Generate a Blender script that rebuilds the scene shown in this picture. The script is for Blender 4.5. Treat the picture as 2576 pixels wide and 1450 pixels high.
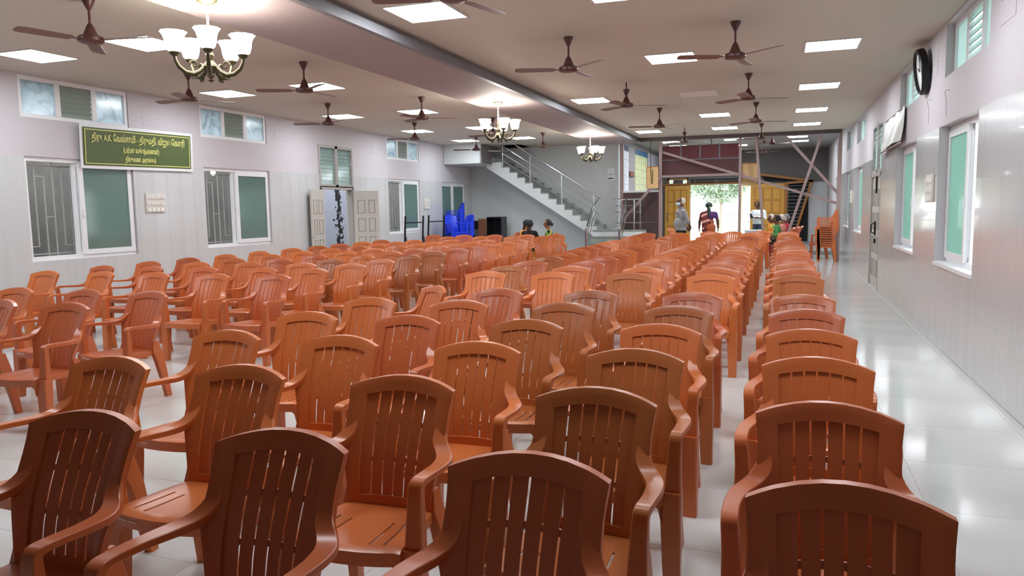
import bpy, bmesh, math, random
from mathutils import Vector, Matrix
R = math.radians
random.seed(11)
for o in list(bpy.data.objects): bpy.data.objects.remove(o, do_unlink=True)
scene = bpy.context.scene
COL = scene.collection

# ------------------------------------------------------------------ camera
YAW, PITCH, ROLL, FPX, HC = 0.3420404, 0.10594244, -0.01675611, 1905.8, 1.6
_f = Vector((-math.sin(YAW)*math.cos(PITCH), math.cos(YAW)*math.cos(PITCH), -math.sin(PITCH)))
_r = Vector((math.cos(YAW), math.sin(YAW), 0)); _u = _r.cross(_f)
_rr = _r*math.cos(ROLL)+_u*math.sin(ROLL); _uu = -_r*math.sin(ROLL)+_u*math.cos(ROLL)
cam = bpy.data.cameras.new('camera'); camo = bpy.data.objects.new('camera', cam); COL.objects.link(camo)
cam.sensor_fit = 'HORIZONTAL'; cam.sensor_width = 36.0; cam.lens = FPX/2576*36.0
cam.clip_start = .05; cam.clip_end = 300
camo.matrix_world = Matrix(((_rr.x,_uu.x,-_f.x,0),(_rr.y,_uu.y,-_f.y,0),(_rr.z,_uu.z,-_f.z,HC),(0,0,0,1)))
scene.camera = camo

# ------------------------------------------------------------------ world, exposure
PANEL_E = 22.0
SHADE_E = 9.0
world = bpy.data.worlds.new('overcast_sky'); scene.world = world; world.use_nodes = True
bg = world.node_tree.nodes['Background']; bg.inputs[0].default_value = (0.90, 0.97, 1.0, 1); bg.inputs[1].default_value = 3.0
cy = scene.cycles; cy.max_bounces = 5; cy.diffuse_bounces = 3; cy.glossy_bounces = 2; cy.transmission_bounces = 3; cy.transparent_max_bounces = 4; cy.caustics_reflective = False; cy.caustics_refractive = False
world.cycles.sampling_method = 'NONE'; cy.use_light_tree = False
vs = scene.view_settings
vs.view_transform = 'Standard'; vs.look = 'None'; vs.exposure = 0.36; vs.gamma = 1.0; vs.use_curve_mapping = False

# ------------------------------------------------------------------ helpers
def lin(c):
    c = c/255.0
    return c/12.92 if c <= .04045 else ((c+.055)/1.055)**2.4
def col(r, g, b): return (lin(r), lin(g), lin(b), 1)
def hx(v): return tuple(lin(c)*255/255 for c in v)
MATS = {}
def mat(name, rgb, rough=.5, metal=0, spec=.5, noise=None, bump=None, emit=None, coat=0, alpha=1):
    """noise=(scale(x,y,z), amount, second rgb)  bump=(scale, strength)"""
    m = bpy.data.materials.new(name); m.use_nodes = True; nt = m.node_tree; b = nt.nodes['Principled BSDF']
    b.inputs['Base Color'].default_value = col(*rgb); b.inputs['Roughness'].default_value = rough
    b.inputs['Metallic'].default_value = metal; b.inputs['Specular IOR Level'].default_value = spec
    b.inputs['Coat Weight'].default_value = coat; b.inputs['Alpha'].default_value = alpha
    tc = None
    if noise or bump:
        tc = nt.nodes.new('ShaderNodeTexCoord')
    if noise:
        sc, amt, rgb2 = noise
        mp = nt.nodes.new('ShaderNodeMapping'); mp.inputs['Scale'].default_value = sc
        n = nt.nodes.new('ShaderNodeTexNoise'); n.inputs['Scale'].default_value = 1; n.inputs['Detail'].default_value = 4
        rp = nt.nodes.new('ShaderNodeMapRange'); rp.inputs[1].default_value = .35; rp.inputs[2].default_value = .65; rp.inputs[4].default_value = amt
        mx = nt.nodes.new('ShaderNodeMix'); mx.data_type = 'RGBA'
        mx.inputs[6].default_value = col(*rgb); mx.inputs[7].default_value = col(*rgb2)
        L = nt.links
        L.new(tc.outputs['Object'], mp.inputs[0]); L.new(mp.outputs[0], n.inputs['Vector']); L.new(n.outputs['Fac'], rp.inputs[0])
        L.new(rp.outputs[0], mx.inputs[0]); L.new(mx.outputs[2], b.inputs['Base Color'])
    if bump:
        n = nt.nodes.new('ShaderNodeTexNoise'); n.inputs['Scale'].default_value = bump[0]
        bp = nt.nodes.new('ShaderNodeBump'); bp.inputs['Strength'].default_value = bump[1]; bp.inputs['Distance'].default_value = .01
        nt.links.new(tc.outputs['Object'], n.inputs['Vector']); nt.links.new(n.outputs['Fac'], bp.inputs['Height']); nt.links.new(bp.outputs[0], b.inputs['Normal'])
    if emit:
        b.inputs['Emission Color'].default_value = col(*emit[0]); b.inputs['Emission Strength'].default_value = emit[1]
    MATS[name] = m
    return m
def pane_mat(name, rgb, trans, rough=.15, dirt=None, clear=0.0):
    """obscured window glass: part diffuse transmission, part reflection"""
    m = bpy.data.materials.new(name); m.use_nodes = True; nt = m.node_tree; nt.nodes.clear(); L = nt.links
    out = nt.nodes.new('ShaderNodeOutputMaterial'); d = nt.nodes.new('ShaderNodeBsdfDiffuse'); t = nt.nodes.new('ShaderNodeBsdfTranslucent')
    g = nt.nodes.new('ShaderNodeBsdfGlossy'); g.inputs['Roughness'].default_value = rough
    m1 = nt.nodes.new('ShaderNodeMixShader'); m1.inputs[0].default_value = trans
    m2 = nt.nodes.new('ShaderNodeMixShader'); m2.inputs[0].default_value = .09
    for n in (d, t): n.inputs['Color'].default_value = col(*rgb)
    if dirt:
        tc = nt.nodes.new('ShaderNodeTexCoord'); n = nt.nodes.new('ShaderNodeTexNoise'); n.inputs['Scale'].default_value = dirt[0]; n.inputs['Detail'].default_value = 8
        n.inputs['Distortion'].default_value = 1.5
        rp = nt.nodes.new('ShaderNodeMapRange'); rp.inputs[1].default_value = .42; rp.inputs[2].default_value = .66
        mx = nt.nodes.new('ShaderNodeMix'); mx.data_type = 'RGBA'; mx.inputs[6].default_value = col(*rgb); mx.inputs[7].default_value = col(*dirt[1])
        L.new(tc.outputs['Object'], n.inputs['Vector']); L.new(n.outputs['Fac'], rp.inputs[0]); L.new(rp.outputs[0], mx.inputs[0])
        for k in (d, t): L.new(mx.outputs[2], k.inputs['Color'])
    L.new(d.outputs[0], m1.inputs[1]); L.new(t.outputs[0], m1.inputs[2]); L.new(m1.outputs[0], m2.inputs[1]); L.new(g.outputs[0], m2.inputs[2])
    last = m2
    if clear:
        tr = nt.nodes.new('ShaderNodeBsdfTransparent'); tr.inputs[0].default_value = col(*rgb)
        m3 = nt.nodes.new('ShaderNodeMixShader'); m3.inputs[0].default_value = clear
        L.new(m2.outputs[0], m3.inputs[1]); L.new(tr.outputs[0], m3.inputs[2]); last = m3
    L.new(last.outputs[0], out.inputs[0]); MATS[name] = m
    return m

class MB:
    def __init__(s): s.v = []; s.f = []; s.mi = []; s.cur = 0
    def add(s, vs, fs):
        n = len(s.v); s.v += [tuple(v) for v in vs]
        for f in fs: s.f.append(tuple(i+n for i in f)); s.mi.append(s.cur)
        return s
    def box(s, x0, x1, y0, y1, z0, z1):
        if x0 > x1: x0, x1 = x1, x0
        if y0 > y1: y0, y1 = y1, y0
        if z0 > z1: z0, z1 = z1, z0
        return s.add([(x0,y0,z0),(x1,y0,z0),(x1,y1,z0),(x0,y1,z0),(x0,y0,z1),(x1,y0,z1),(x1,y1,z1),(x0,y1,z1)],
                     [(0,3,2,1),(4,5,6,7),(0,1,5,4),(1,2,6,5),(2,3,7,6),(3,0,4,7)])
    def bbox(s, x0, x1, y0, y1, z0, z1, b=.006):
        """bevelled box"""
        bm = bmesh.new(); bmesh.ops.create_cube(bm, size=1)
        bmesh.ops.scale(bm, vec=(abs(x1-x0), abs(y1-y0), abs(z1-z0)), verts=bm.verts)
        bmesh.ops.translate(bm, vec=((x0+x1)/2, (y0+y1)/2, (z0+z1)/2), verts=bm.verts)
        bmesh.ops.bevel(bm, geom=list(bm.edges), offset=b, segments=1, affect='EDGES', profile=.5)
        return s.bm(bm)
    def bm(s, bm):
        bm.verts.index_update(); s.add([v.co[:] for v in bm.verts], [[v.index for v in f.verts] for f in bm.faces]); bm.free(); return s
    def loft(s, secs, cap=True, closed=False):
        n = len(secs[0]); vs = [p for q in secs for p in q]; fs = []
        m = len(secs)
        for i in range(m if closed else m-1):
            j = (i+1) % m
            for k in range(n):
                l = (k+1) % n; fs.append((i*n+k, i*n+l, j*n+l, j*n+k))
        if cap and not closed:
            fs.append(tuple(range(n))[::-1]); fs.append(tuple((m-1)*n+k for k in range(n)))
        return s.add(vs, fs)
    def tube(s, pts, r, n=8, cap=True, closed=False):
        pts = [Vector(p) for p in pts]; rs = r if isinstance(r, (list, tuple)) else [r]*len(pts); secs = []; prev = None
        for i, p in enumerate(pts):
            if closed: t = pts[(i+1) % len(pts)]-pts[i-1]
            else: t = pts[min(i+1, len(pts)-1)]-pts[max(i-1, 0)]
            t.normalize()
            a = prev - t*prev.dot(t) if prev else (Vector((0,0,1)) if abs(t.z) < .9 else Vector((1,0,0)))
            if not prev: a = a - t*a.dot(t)
            a.normalize(); b = t.cross(a); prev = a
            secs.append([tuple(p+(a*math.cos(2*math.pi*k/n)+b*math.sin(2*math.pi*k/n))*rs[i]) for k in range(n)])
        return s.loft(secs, cap, closed)
    def bar(s, p, q, w, h, up=(0,0,1)):
        p = Vector(p); q = Vector(q); t = (q-p).normalized(); up = Vector(up)
        if abs(t.dot(up)) > .98: up = Vector((0,1,0))
        a = t.cross(up).normalized()*w/2; b = a.normalized().cross(t)*h/2
        return s.loft([[tuple(c+a+b), tuple(c-a+b), tuple(c-a-b), tuple(c+a-b)] for c in (p, q)])
    def lathe(s, prof, n=16, c=(0,0,0)):
        return s.loft([[(c[0]+r*math.cos(2*math.pi*k/n), c[1]+r*math.sin(2*math.pi*k/n), c[2]+z) for k in range(n)] for r, z in prof])
    def mesh(s, name, angle=35):
        me = bpy.data.meshes.new(name); me.from_pydata(s.v, [], s.f)
        bm = bmesh.new(); bm.from_mesh(me); bmesh.ops.recalc_face_normals(bm, faces=bm.faces); bm.to_mesh(me); bm.free()
        if any(s.mi): me.polygons.foreach_set('material_index', s.mi)
        if angle:
            me.polygons.foreach_set('use_smooth', [True]*len(me.polygons)); me.set_sharp_from_angle(angle=R(angle))
        me.update(); return me
    def build(s, name, m=None, parent=None, angle=35, loc=None):
        me = s.mesh(name, angle)
        for k in (m if isinstance(m, (list, tuple)) else [m]):
            if k: me.materials.append(MATS[k] if isinstance(k, str) else k)
        return obj(name, me, parent, loc)
def obj(name, me, parent=None, loc=None):
    o = bpy.data.objects.new(name, me); COL.objects.link(o)
    if parent: o.parent = parent
    if loc: o.location = loc
    return o
def empty(name, loc=(0,0,0), rz=0):
    o = bpy.data.objects.new(name, None); COL.objects.link(o); o.location = loc; o.rotation_euler = (0,0,rz); o.empty_display_size = .1
    return o
def tag(o, label=None, cat=None, group=None, kind=None):
    if label: o['label'] = label
    if cat: o['category'] = cat
    if group: o['group'] = group
    if kind: o['kind'] = kind
    return o
def struct(o, label=None, cat=None): return tag(o, label, cat, kind='structure')
def omat(o, m):
    o.material_slots[0].link = 'OBJECT'; o.material_slots[0].material = MATS[m]
def copy_tree(o, parent=None):
    c = o.copy(); COL.objects.link(c); c.parent = parent
    for ch in list(o.children): copy_tree(ch, c)
    return c
ORD = ['first','second','third','fourth','fifth','sixth','seventh','eighth','ninth','tenth','eleventh','twelfth','thirteenth','fourteenth','fifteenth','sixteenth','seventeenth','eighteenth','nineteenth','twentieth']
def text_mesh(name, s, size, m, parent, M, ext=.0006, align='CENTER', width=None, bold=0):
    cu = bpy.data.curves.new(name, 'FONT'); cu.body = s; cu.size = size; cu.align_x = align; cu.align_y = 'CENTER'; cu.extrude = ext; cu.offset = bold; cu.resolution_u = 3
    t = bpy.data.objects.new(name, cu); COL.objects.link(t); bpy.context.view_layer.update()
    me = bpy.data.meshes.new_from_object(t.evaluated_get(bpy.context.evaluated_depsgraph_get()))
    bpy.data.objects.remove(t, do_unlink=True)
    if width and len(me.vertices):
        xs = [v.co.x for v in me.vertices]; k = width/(max(xs)-min(xs))
        me.transform(Matrix.Diagonal((k, 1, 1, 1)))
    me.transform(M); me.materials.clear(); me.materials.append(MATS[m])
    return obj(name, me, parent)

# ------------------------------------------------------------------ materials
mat('wall_paint', (206,201,206), .6, noise=((.6,.6,.6), .35, (196,190,194)))
mat('grey_paint', (150,146,146), .6)
mat('dark_grey_paint', (112,106,106), .6)
mat('stair_wall_paint', (212,216,216), .5, noise=((1,1,.4), .4, (202,206,207)))
mat('wall_tile', (208,209,210), .17, noise=((9,9,.35), .5, (196,197,197)), coat=.3)
mat('grout', (192,192,190), .8)
mat('floor_tile', (212,213,210), .10, noise=((1.1,1.1,1.1), .5, (198,198,195)))
mat('floor_base', (196,196,190), .25)
mat('ceiling_paint', (204,195,183), .7, noise=((.5,.5,.5), .3, (197,188,176)))
mat('beam_paint', (162,147,147), .65)
mat('steel_trim', (122,121,126), .5, 0)
mat('white_upvc', (238,240,242), .3)
mat('grey_frame', (172,168,164), .45)
mat('door_paint', (196,192,184), .45)
mat('door_groove', (150,146,138), .5)
mat('black_metal', (24,24,26), .45, .3)
mat('grille_metal', (176,176,176), .4, .4)
mat('steel', (205,208,210), .18, 1.0)
mat('brown_steel', (150,128,126), .45, .2)
mat('dark_steel', (96,84,84), .5, .2)
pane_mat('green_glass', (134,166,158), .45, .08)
pane_mat('green_glass_daylit', (172,212,200), .5, .08)  # same green glass, with the stronger daylight outside put into its colour
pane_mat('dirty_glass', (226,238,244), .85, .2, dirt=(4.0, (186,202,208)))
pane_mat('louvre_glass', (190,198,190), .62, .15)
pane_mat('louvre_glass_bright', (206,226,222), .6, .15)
for nm, c in (('plastic_orange',(202,111,57)),('plastic_red',(188,97,55)),('plastic_brown',(172,97,50)),('plastic_terracotta',(196,105,55)),('plastic_rust',(180,90,46))):
    mat(nm, c, .30, spec=.5)
mat('plastic_blue', (22,58,215), .35)
mat('lettering_pale', (246,232,218), .5)
mat('fan_brown', (84,46,42), .4)
mat('fan_blade', (120,88,80), .45)
mat('led_diffuser', (255,255,255), .5, emit=((243,249,255), PANEL_E))
mat('led_frame', (214,210,206), .5)
mat('unlit_diffuser', (226,214,208), .5)
mat('brass', (70,64,40), .45, .35)
mat('shade_glass', (255,250,240), .4, emit=((255,249,236), SHADE_E)).cycles.emission_sampling = 'NONE'
mat('chain_white', (225,212,208), .4)
mat('banner_green', (84,100,56), .35)
mat('banner_white', (236,238,242), .5)
mat('banner_yellow', (232,232,140), .5)
mat('silver_flex', (172,172,164), .34, .35, bump=(9, .5))
mat('switch_plate', (214,206,198), .4)
mat('switch_white', (240,238,234), .35)
mat('concrete', (140,137,131), .85, noise=((1.2,1.2,.8), .8, (100,98,94)))
mat('granite_step', (142,148,142), .35, noise=((14,14,14), .7, (116,124,118)))
mat('riser_green', (150,156,150), .5)
mat('maroon_board', (88,46,50), .55)
mat('maroon_net', (112,58,64), .75, bump=(16, .9))
mat('brown_board', (74,54,52), .6)
mat('tan_board', (206,170,118), .6)
mat('wood_yellow', (234,176,74), .45, noise=((3,3,.5), .6, (220,156,60)))
mat('wood_groove', (158,104,40), .6)
mat('wood_brown', (168,110,50), .5)
mat('dark_void', (18,18,22), .8)
mat('poster_white', (226,228,236), .5); mat('poster_yellow', (222,226,172), .5); mat('poster_blue', (62,112,150), .5); mat('poster_ink', (124,126,130), .6); mat('poster_navy', (60,62,92), .6)
mat('paper', (240,242,246), .6)
mat('board_red', (130,72,62), .6)
mat('ground_pale', (225,222,212), .9)
mat('leaf_green', (150,176,120), .7); mat('leaf_pale', (176,196,168), .7); mat('bark', (176,160,140), .9)
mat('cabinet_black', (22,20,22), .35); mat('cabinet_brown', (112,62,34), .45)
mat('skin', (150,98,70), .55); mat('skin_dark', (104,64,46), .55); mat('hair_black', (20,17,18), .6); mat('hair_white', (206,200,192), .7); mat('hair_green_black', (26,50,44), .5); mat('hair_grey', (130,126,124), .7)
mat('shirt_grey', (150,150,152), .8); mat('trouser_black', (18,18,20), .8); mat('shirt_white', (234,238,240), .8); mat('trouser_blue', (62,72,92), .8)
mat('saree_maroon', (110,34,38), .7); mat('saree_orange', (176,84,48), .7); mat('saree_pink', (222,160,140), .7); mat('blouse_purple', (88,48,110), .7)
mat('saree_green', (70,140,70), .7); mat('saree_yellow', (214,206,76), .7); mat('cloth_black', (16,14,18), .8); mat('cloth_orange', (226,150,50), .8); mat('cloth_red', (170,40,60), .8); mat('cloth_pink', (226,140,130), .8)
mat('mask_blue', (206,222,236), .7); mat('flower_cream', (236,226,180), .8); mat('clock_face', (234,238,238), .35)
mat('paper_grey', (205,207,214), .6)

# ------------------------------------------------------------------ room shell
XL, XR, ZC, Y0, YS, YF, ZT = -9.72, 1.64, 3.52, -4.0, 23.5, 31.5, 2.41
ZC2 = 3.68
def cells(a0, a1, b0, b1, holes):
    A = sorted({a0, a1, *[h[i] for h in holes for i in (0,1) if a0 < h[i] < a1]}); B = sorted({b0, b1, *[h[i] for h in holes for i in (2,3) if b0 < h[i] < b1]})
    out = []
    for i in range(len(A)-1):
        for j in range(len(B)-1):
            ca, cb = (A[i]+A[i+1])/2, (B[j]+B[j+1])/2
            if not any(h[0] < ca < h[1] and h[2] < cb < h[3] for h in holes): out.append((A[i], A[i+1], B[j], B[j+1]))
    return out
LW = [(7.62,9.46,.96,ZT),(11.03,12.88,.96,ZT),(17.78,19.62,.95,ZT),(21.13,22.9,.95,ZT)]
LU = [(7.62,9.45,2.94,3.5),(11.02,12.86,2.94,3.5),(17.78,19.62,2.92,3.48)]
LD = (14.63,16.05,0,3.07)
RW = [(7.87,9.7,.91,ZT),(11.2,13.0,.92,ZT),(18.2,20.0,.92,ZT),(21.6,23.3,.95,ZT),(25.3,27.1,.95,ZT)]
RU = [(7.68,9.57,2.93,3.5),(11.1,12.96,2.93,3.5),(17.94,19.95,2.95,3.5),(21.4,22.9,2.97,3.5),(25.3,27.1,2.97,3.5)]
RD = (14.92,16.45,0,3.05)
mb = MB()
for c in cells(Y0, YS, -.1, ZC+.1, LW+LU+[LD]): mb.box(XL-.22, XL-.012, *c)
wl = struct(mb.build('wall_left', 'wall_paint', angle=0), 'left wall with tall windows, tiled below and painted above', 'wall')
mb = MB()
for c in cells(Y0, YF, -.1, ZC2+.1, RW+RU+[RD]): mb.box(XR+.012, XR+.22, *c)
wr = struct(mb.build('wall_right', 'wall_paint', angle=0), 'right wall, glossy grey tile below and pale paint above', 'wall')
def tile_wall(wall, x0, x1, ya, yb, holes, stag):
    gy = .62; ny = int((yb-ya)/gy+.999)
    for j in range(4):
        z0, z1 = (-.045, .56, 1.175, 1.79)[j], (.56, 1.175, 1.79, ZT)[j]
        hz = (z1-z0)/2-.001; full = MB().box(x0, x1, -.309, .309, -hz, hz).mesh('wall_tile', 0); full.materials.append(MATS['wall_tile'])
        for i in range(ny):
            y0 = ya+i*gy; y1 = min(y0+gy, yb)
            if y1-y0 < .03: continue
            zz0 = max(z0, 0)
            cs = cells(y0+.001, y1-.001, zz0+.001, z1-.001, holes)
            if not cs: continue
            hit = any(h[0] < y1 and h[1] > y0 and h[2] < z1 and h[3] > zz0 for h in holes)
            if not hit and j and y1-y0 > gy-.01:
                o = obj('wall_tile', full, wall, (0, (y0+y1)/2, (z0+z1)/2))
            else:
                mb = MB()
                for c in cs: mb.box(x0, x1, *c)
                mb.build('wall_tile', 'wall_tile', wall, 0)
tile_wall(wl, XL-.012, XL, 6.43-.62, YS, LW+[LD], 0)
tile_wall(wr, XR, XR+.012, 5.16, 24.9, RW+[RD], 0)
# grout behind the tiles, seen in the joints only
def joint_sheet(name, x0, x1, ya, yb, holes, par):
    mb = MB()
    for c in cells(ya, yb, 0, ZT-.004, [(h[0]-.004, h[1]+.004, h[2]-.004, h[3]+.004) for h in holes]): mb.box(x0, x1, *c)
    mb.build(name, 'grout', par, 0)
joint_sheet('grout_bed', XL-.0118, XL-.002, 5.0, YS, LW+[LD], wl); joint_sheet('grout_bed', XR+.002, XR+.0118, 4.6, 24.9, RW+[RD], wr)
# floor
fl = struct(MB().box(XL-.2, XR+.2, Y0, 32, -.25, -.003).build('floor', 'floor_base', angle=0), 'pale polished floor of large square tiles', 'floor')
GX, GY = .8165, .8225
xs = sorted({XL, 1.59, *[.75+GX*k for k in range(-14, 3) if XL+.02 < .75+GX*k < 1.58]}); ys = [2.64+GY*k for k in range(-2, 28) if 2.64+GY*k < 24.9]+[24.95]
mb = MB(); mb.box(-GX/2+.0012, GX/2-.0012, -GY/2+.0012, GY/2-.0012, -.01, 0); ft = mb.mesh('floor_tile', 0); ft.materials.append(MATS['floor_tile'])
lst = []
for j in range(len(ys)-1):
    for i in range(len(xs)-1): lst.append((ys[j]-.3*xs[i], xs[i], xs[i+1], ys[j], ys[j+1]))
lst.sort(); rest = MB()
for k, (_, a, b, c, d) in enumerate(lst):
    if k < 295:
        if abs(b-a-GX) < .002 and abs(d-c-GY) < .002: obj('floor_tile', ft, fl, ((a+b)/2, (c+d)/2, 0))
        else: MB().box(a+.0012, b-.0012, c+.0012, d-.0012, -.01, 0).build('floor_tile', 'floor_tile', fl, 0)
    else: rest.box(a+.0012, b-.0012, c+.0012, d-.0012, -.01, 0)
tag(rest.build('far_floor_tiles', 'floor_tile', fl, 0), kind='stuff')
struct(MB().box(-4.75, XR, 24.95, YF, -.002, .12).build('floor_lobby_platform', 'granite_step', angle=0), 'raised granite floor of the entrance lobby', 'floor')
# ceilings
mb = MB()
for c in cells(XL-.2, XR+.2, Y0, 22.2, []): mb.box(c[0], c[1], c[2], c[3], ZC, ZC+.16)
for c in cells(XL-.2, -4.75, 22.2, YS+.1, [(-8.54,-7.62,22.3,23.5)]): mb.box(c[0], c[1], c[2], c[3], ZC, ZC+.16)
struct(mb.build('ceiling', 'ceiling_paint', angle=0), 'warm grey painted ceiling of the hall', 'ceiling')
struct(MB().box(-4.85, XR+.2, 22.2, YF+.2, ZC2, ZC2+.16).build('ceiling_lobby', 'grey_paint', angle=0), 'grey ceiling of the entrance lobby', 'ceiling')
struct(MB().box(-8.6, -7.5, 22.25, 22.3, ZC+.16, 4.9).box(-8.6, -7.5, YS, YS+.05, ZC+.16, 4.9).box(-8.6, -8.54, 22.25, YS, ZC+.16, 4.9).box(-7.6, -7.5, 22.25, YS, ZC+.16, 4.9).box(-8.6, -7.5, 22.25, YS+.05, 4.9, 5).build('wall_stairwell', 'dark_grey_paint', angle=0), 'dark stairwell above the staircase', 'wall')
struct(MB().box(-5.06, -3.95, Y0, 22.05, 3.38, ZC).build('trim_1', 'beam_paint', angle=0), 'wide shallow ceiling beam carrying the chandeliers', 'beam')
struct(MB().box(-3.95, -3.88, Y0, 22.1, 3.37, 3.465).build('trim_2', 'steel_trim', angle=0), 'grey steel channel along the ceiling beam', 'trim')
# other walls
struct(MB().box(XL-.2, XR+.2, Y0-.2, Y0, -.1, ZC+.1).build('wall_back', 'wall_paint', angle=0), 'plain wall at the stage end', 'wall')
struct(MB().box(XL-.2, -4.79, YS, YS+.2, -.1, 5).build('wall_far', 'stair_wall_paint', angle=0), 'pale grey wall behind the staircase', 'wall')
struct(MB().box(-4.95, -4.75, YS+.2, YF+.2, -.1, ZC2+.1).build('wall_lobby_left', 'grey_paint', angle=0), 'grey lobby wall covered with posters', 'wall')
DX0, DX1, DZ = -3.5, -1.17, 2.38
mb = MB()
for c in cells(-4.95, XR+.2, -.1, ZC2+.1, [(DX0,DX1,-.2,DZ+.22),(-4.35,-3.62,2.42,2.62)]): mb.box(c[0], c[1], YF, YF+.2, c[2], c[3])
struct(mb.build('wall_entrance', 'dark_grey_paint', angle=0), 'dark grey wall around the entrance doors', 'wall')
struct(MB().box(.55, XR, YF-.02, YF-.001, .12, 2.39).build('wall_entrance_tiles', 'wall_tile', angle=0), 'pale tiled patch of wall right of the entrance', 'wall')
# outside
struct(MB().box(-12.0, -11.6, -6, 30, -.2, 4.2).build('wall_outside_left', 'concrete', angle=0), 'weathered boundary wall outside the left windows', 'wall')
struct(MB().box(-11.6, XL-.22, -6, 30, -.2, -.05).build('ground_left', 'concrete', angle=0), 'concrete strip outside the left windows', 'ground')
struct(MB().box(-30, 30, YF+.2, 75, -.2, -.02).build('ground_front', 'ground_pale', angle=0), 'bright pale forecourt outside the entrance', 'ground')
struct(MB().box(XR+.22, 14, -8, YF+.2, -.2, -.05).build('ground_right', 'ground_pale', angle=0), 'pale ground outside the right windows', 'ground')
def stained():
    m = mat('stained_lilac', (206,206,220), .85); nt = m.node_tree; L = nt.links; b = nt.nodes['Principled BSDF']
    tc = nt.nodes.new('ShaderNodeTexCoord'); sp = nt.nodes.new('ShaderNodeSeparateXYZ'); n = nt.nodes.new('ShaderNodeTexNoise'); n.inputs['Scale'].default_value = 7; n.inputs['Detail'].default_value = 7
    a = nt.nodes.new('ShaderNodeMath'); a.operation = 'ABSOLUTE'
    s = nt.nodes.new('ShaderNodeMath'); s.operation = 'MULTIPLY_ADD'; s.inputs[1].default_value = .55; s.inputs[2].default_value = .12
    lt = nt.nodes.new('ShaderNodeMath'); lt.operation = 'LESS_THAN'
    L.new(tc.outputs['Object'], n.inputs['Vector']); L.new(tc.outputs['Object'], sp.inputs[0]); L.new(sp.outputs['Y'], a.inputs[0])
    L.new(a.outputs[0], s.inputs[0]); L.new(s.outputs[0], lt.inputs[0])
    mx = nt.nodes.new('ShaderNodeMix'); mx.data_type = 'RGBA'; mx.inputs[6].default_value = col(196,198,214); mx.inputs[7].default_value = col(34,34,38)
    g = nt.nodes.new('ShaderNodeMath'); g.operation = 'SUBTRACT'; g.inputs[1].default_value = .02
    r2 = nt.nodes.new('ShaderNodeMath'); r2.operation = 'MULTIPLY_ADD'; r2.inputs[1].default_value = .9; r2.inputs[2].default_value = .38
    L.new(a.outputs[0], r2.inputs[0]); gt = nt.nodes.new('ShaderNodeMath'); gt.operation = 'GREATER_THAN'
    L.new(n.outputs['Fac'], gt.inputs[0]); L.new(r2.outputs[0], gt.inputs[1]); L.new(gt.outputs[0], mx.inputs[0]); L.new(mx.outputs[2], b.inputs['Base Color'])
stained()
o = struct(MB().box(-11.6, -11.55, -1.6, 1.5, -.05, 2.56).build('wall_outside_stained', 'stained_lilac', angle=0), 'lilac wall with a black mould streak behind the open door', 'wall'); o.location.y = 18.25

# ------------------------------------------------------------------ windows
def frame_rect(mb, x0, x1, a0, a1, b0, b1, t):
    mb.box(x0, x1, a0, a0+t, b0, b1); mb.box(x0, x1, a1-t, a1, b0, b1); mb.box(x0, x1, a0+t, a1-t, b0, b0+t); mb.box(x0, x1, a0+t, a1-t, b1-t, b1)
WN = [0]
def window_low(side, h, label, glass, both=False):
    WN[0] += 1; s = -1 if side == 'L' else 1; X = XL if side == 'L' else XR
    y0, y1, z0, z1 = h; rc = .065 if side == 'R' else 0; xa, xb = X+s*(.05+rc), X+s*(.13+rc)
    root = struct(empty('window_%d' % WN[0], (0,0,0)), label, 'window')
    mb = MB(); frame_rect(mb, min(xa,xb), max(xa,xb), y0, y1, z0, z1, .06); ym = (y0+y1)/2; mb.box(xa, xb, ym-.035, ym+.035, z0+.06, z1-.06)
    mb.build('window_frame', 'white_upvc', root)
    def sash(a, b, xc):
        mb = MB(); frame_rect(mb, min(xc, xc+s*.04), max(xc, xc+s*.04), a, b, z0+.05, z1-.05, .075); so = mb.build('sash', 'white_upvc', root)
        MB().box(xc+s*.016, xc+s*.022, a+.07, b-.07, z0+.12, z1-.12).build('pane', glass, so, 0)
        MB().bbox(xc-s*.012, xc, a+.02, a+.045, z0+.6, z0+.72, .003).build('latch', 'white_upvc', so)
    sash(ym-.06, y1-.02, X+s*(.03+rc))
    if both: sash(y0+.02, ym+.02, X+s*(.075+rc))
    else:
        # the sliding leaf of the open half stands stacked behind the closed one
        mb = MB(); frame_rect(mb, min(X+s*(.075+rc), X+s*(.115+rc)), max(X+s*(.075+rc), X+s*(.115+rc)), ym-.13, y1-.05, z0+.05, z1-.05, .06); mb.build('sliding_sash', 'white_upvc', root)
    # security grille outside
    g = X+s*.205; zz = [(y0+(y1-y0)*k/13) for k in range(1, 13)]
    gr = MB(); frame_rect(gr, g-.006, g+.006, y0+.03, y1-.03, z0+.03, z1-.03, .014)
    go = gr.build('grille', 'grille_metal', root)
    for k, yy in enumerate(zz):
        a, b = (z0+.03, z1-.03) if k % 3 == 0 else ((z0+.2, z1-.12) if k % 3 == 1 else (z0+.03, z1-.26))
        MB().box(g-.007, g+.007, yy-.009, yy+.009, a, b).build('grille_bar', 'grille_metal', go, 0)
    for zc in (z0+.09, z1-.11): MB().box(g-.006, g+.006, y0+.03, y1-.03, zc-.008, zc+.008).build('grille_bar', 'grille_metal', go, 0)
    for k in range(0, 12):
        yy = zz[k]; w = zz[1]-zz[0]
        zc = [z0+.2, z1-.26, z0+.62, z1-.12][k % 4]
        MB().box(g-.006, g+.006, yy, yy+w, zc-.007, zc+.007).build('grille_bar', 'grille_metal', go, 0)
    if side == 'R':
        MB().box(X-.012, X+.11, y0+.002, y1-.002, z0-.03, z0+.008).build('window_sill', 'white_upvc', root, 0)
    return root
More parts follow.
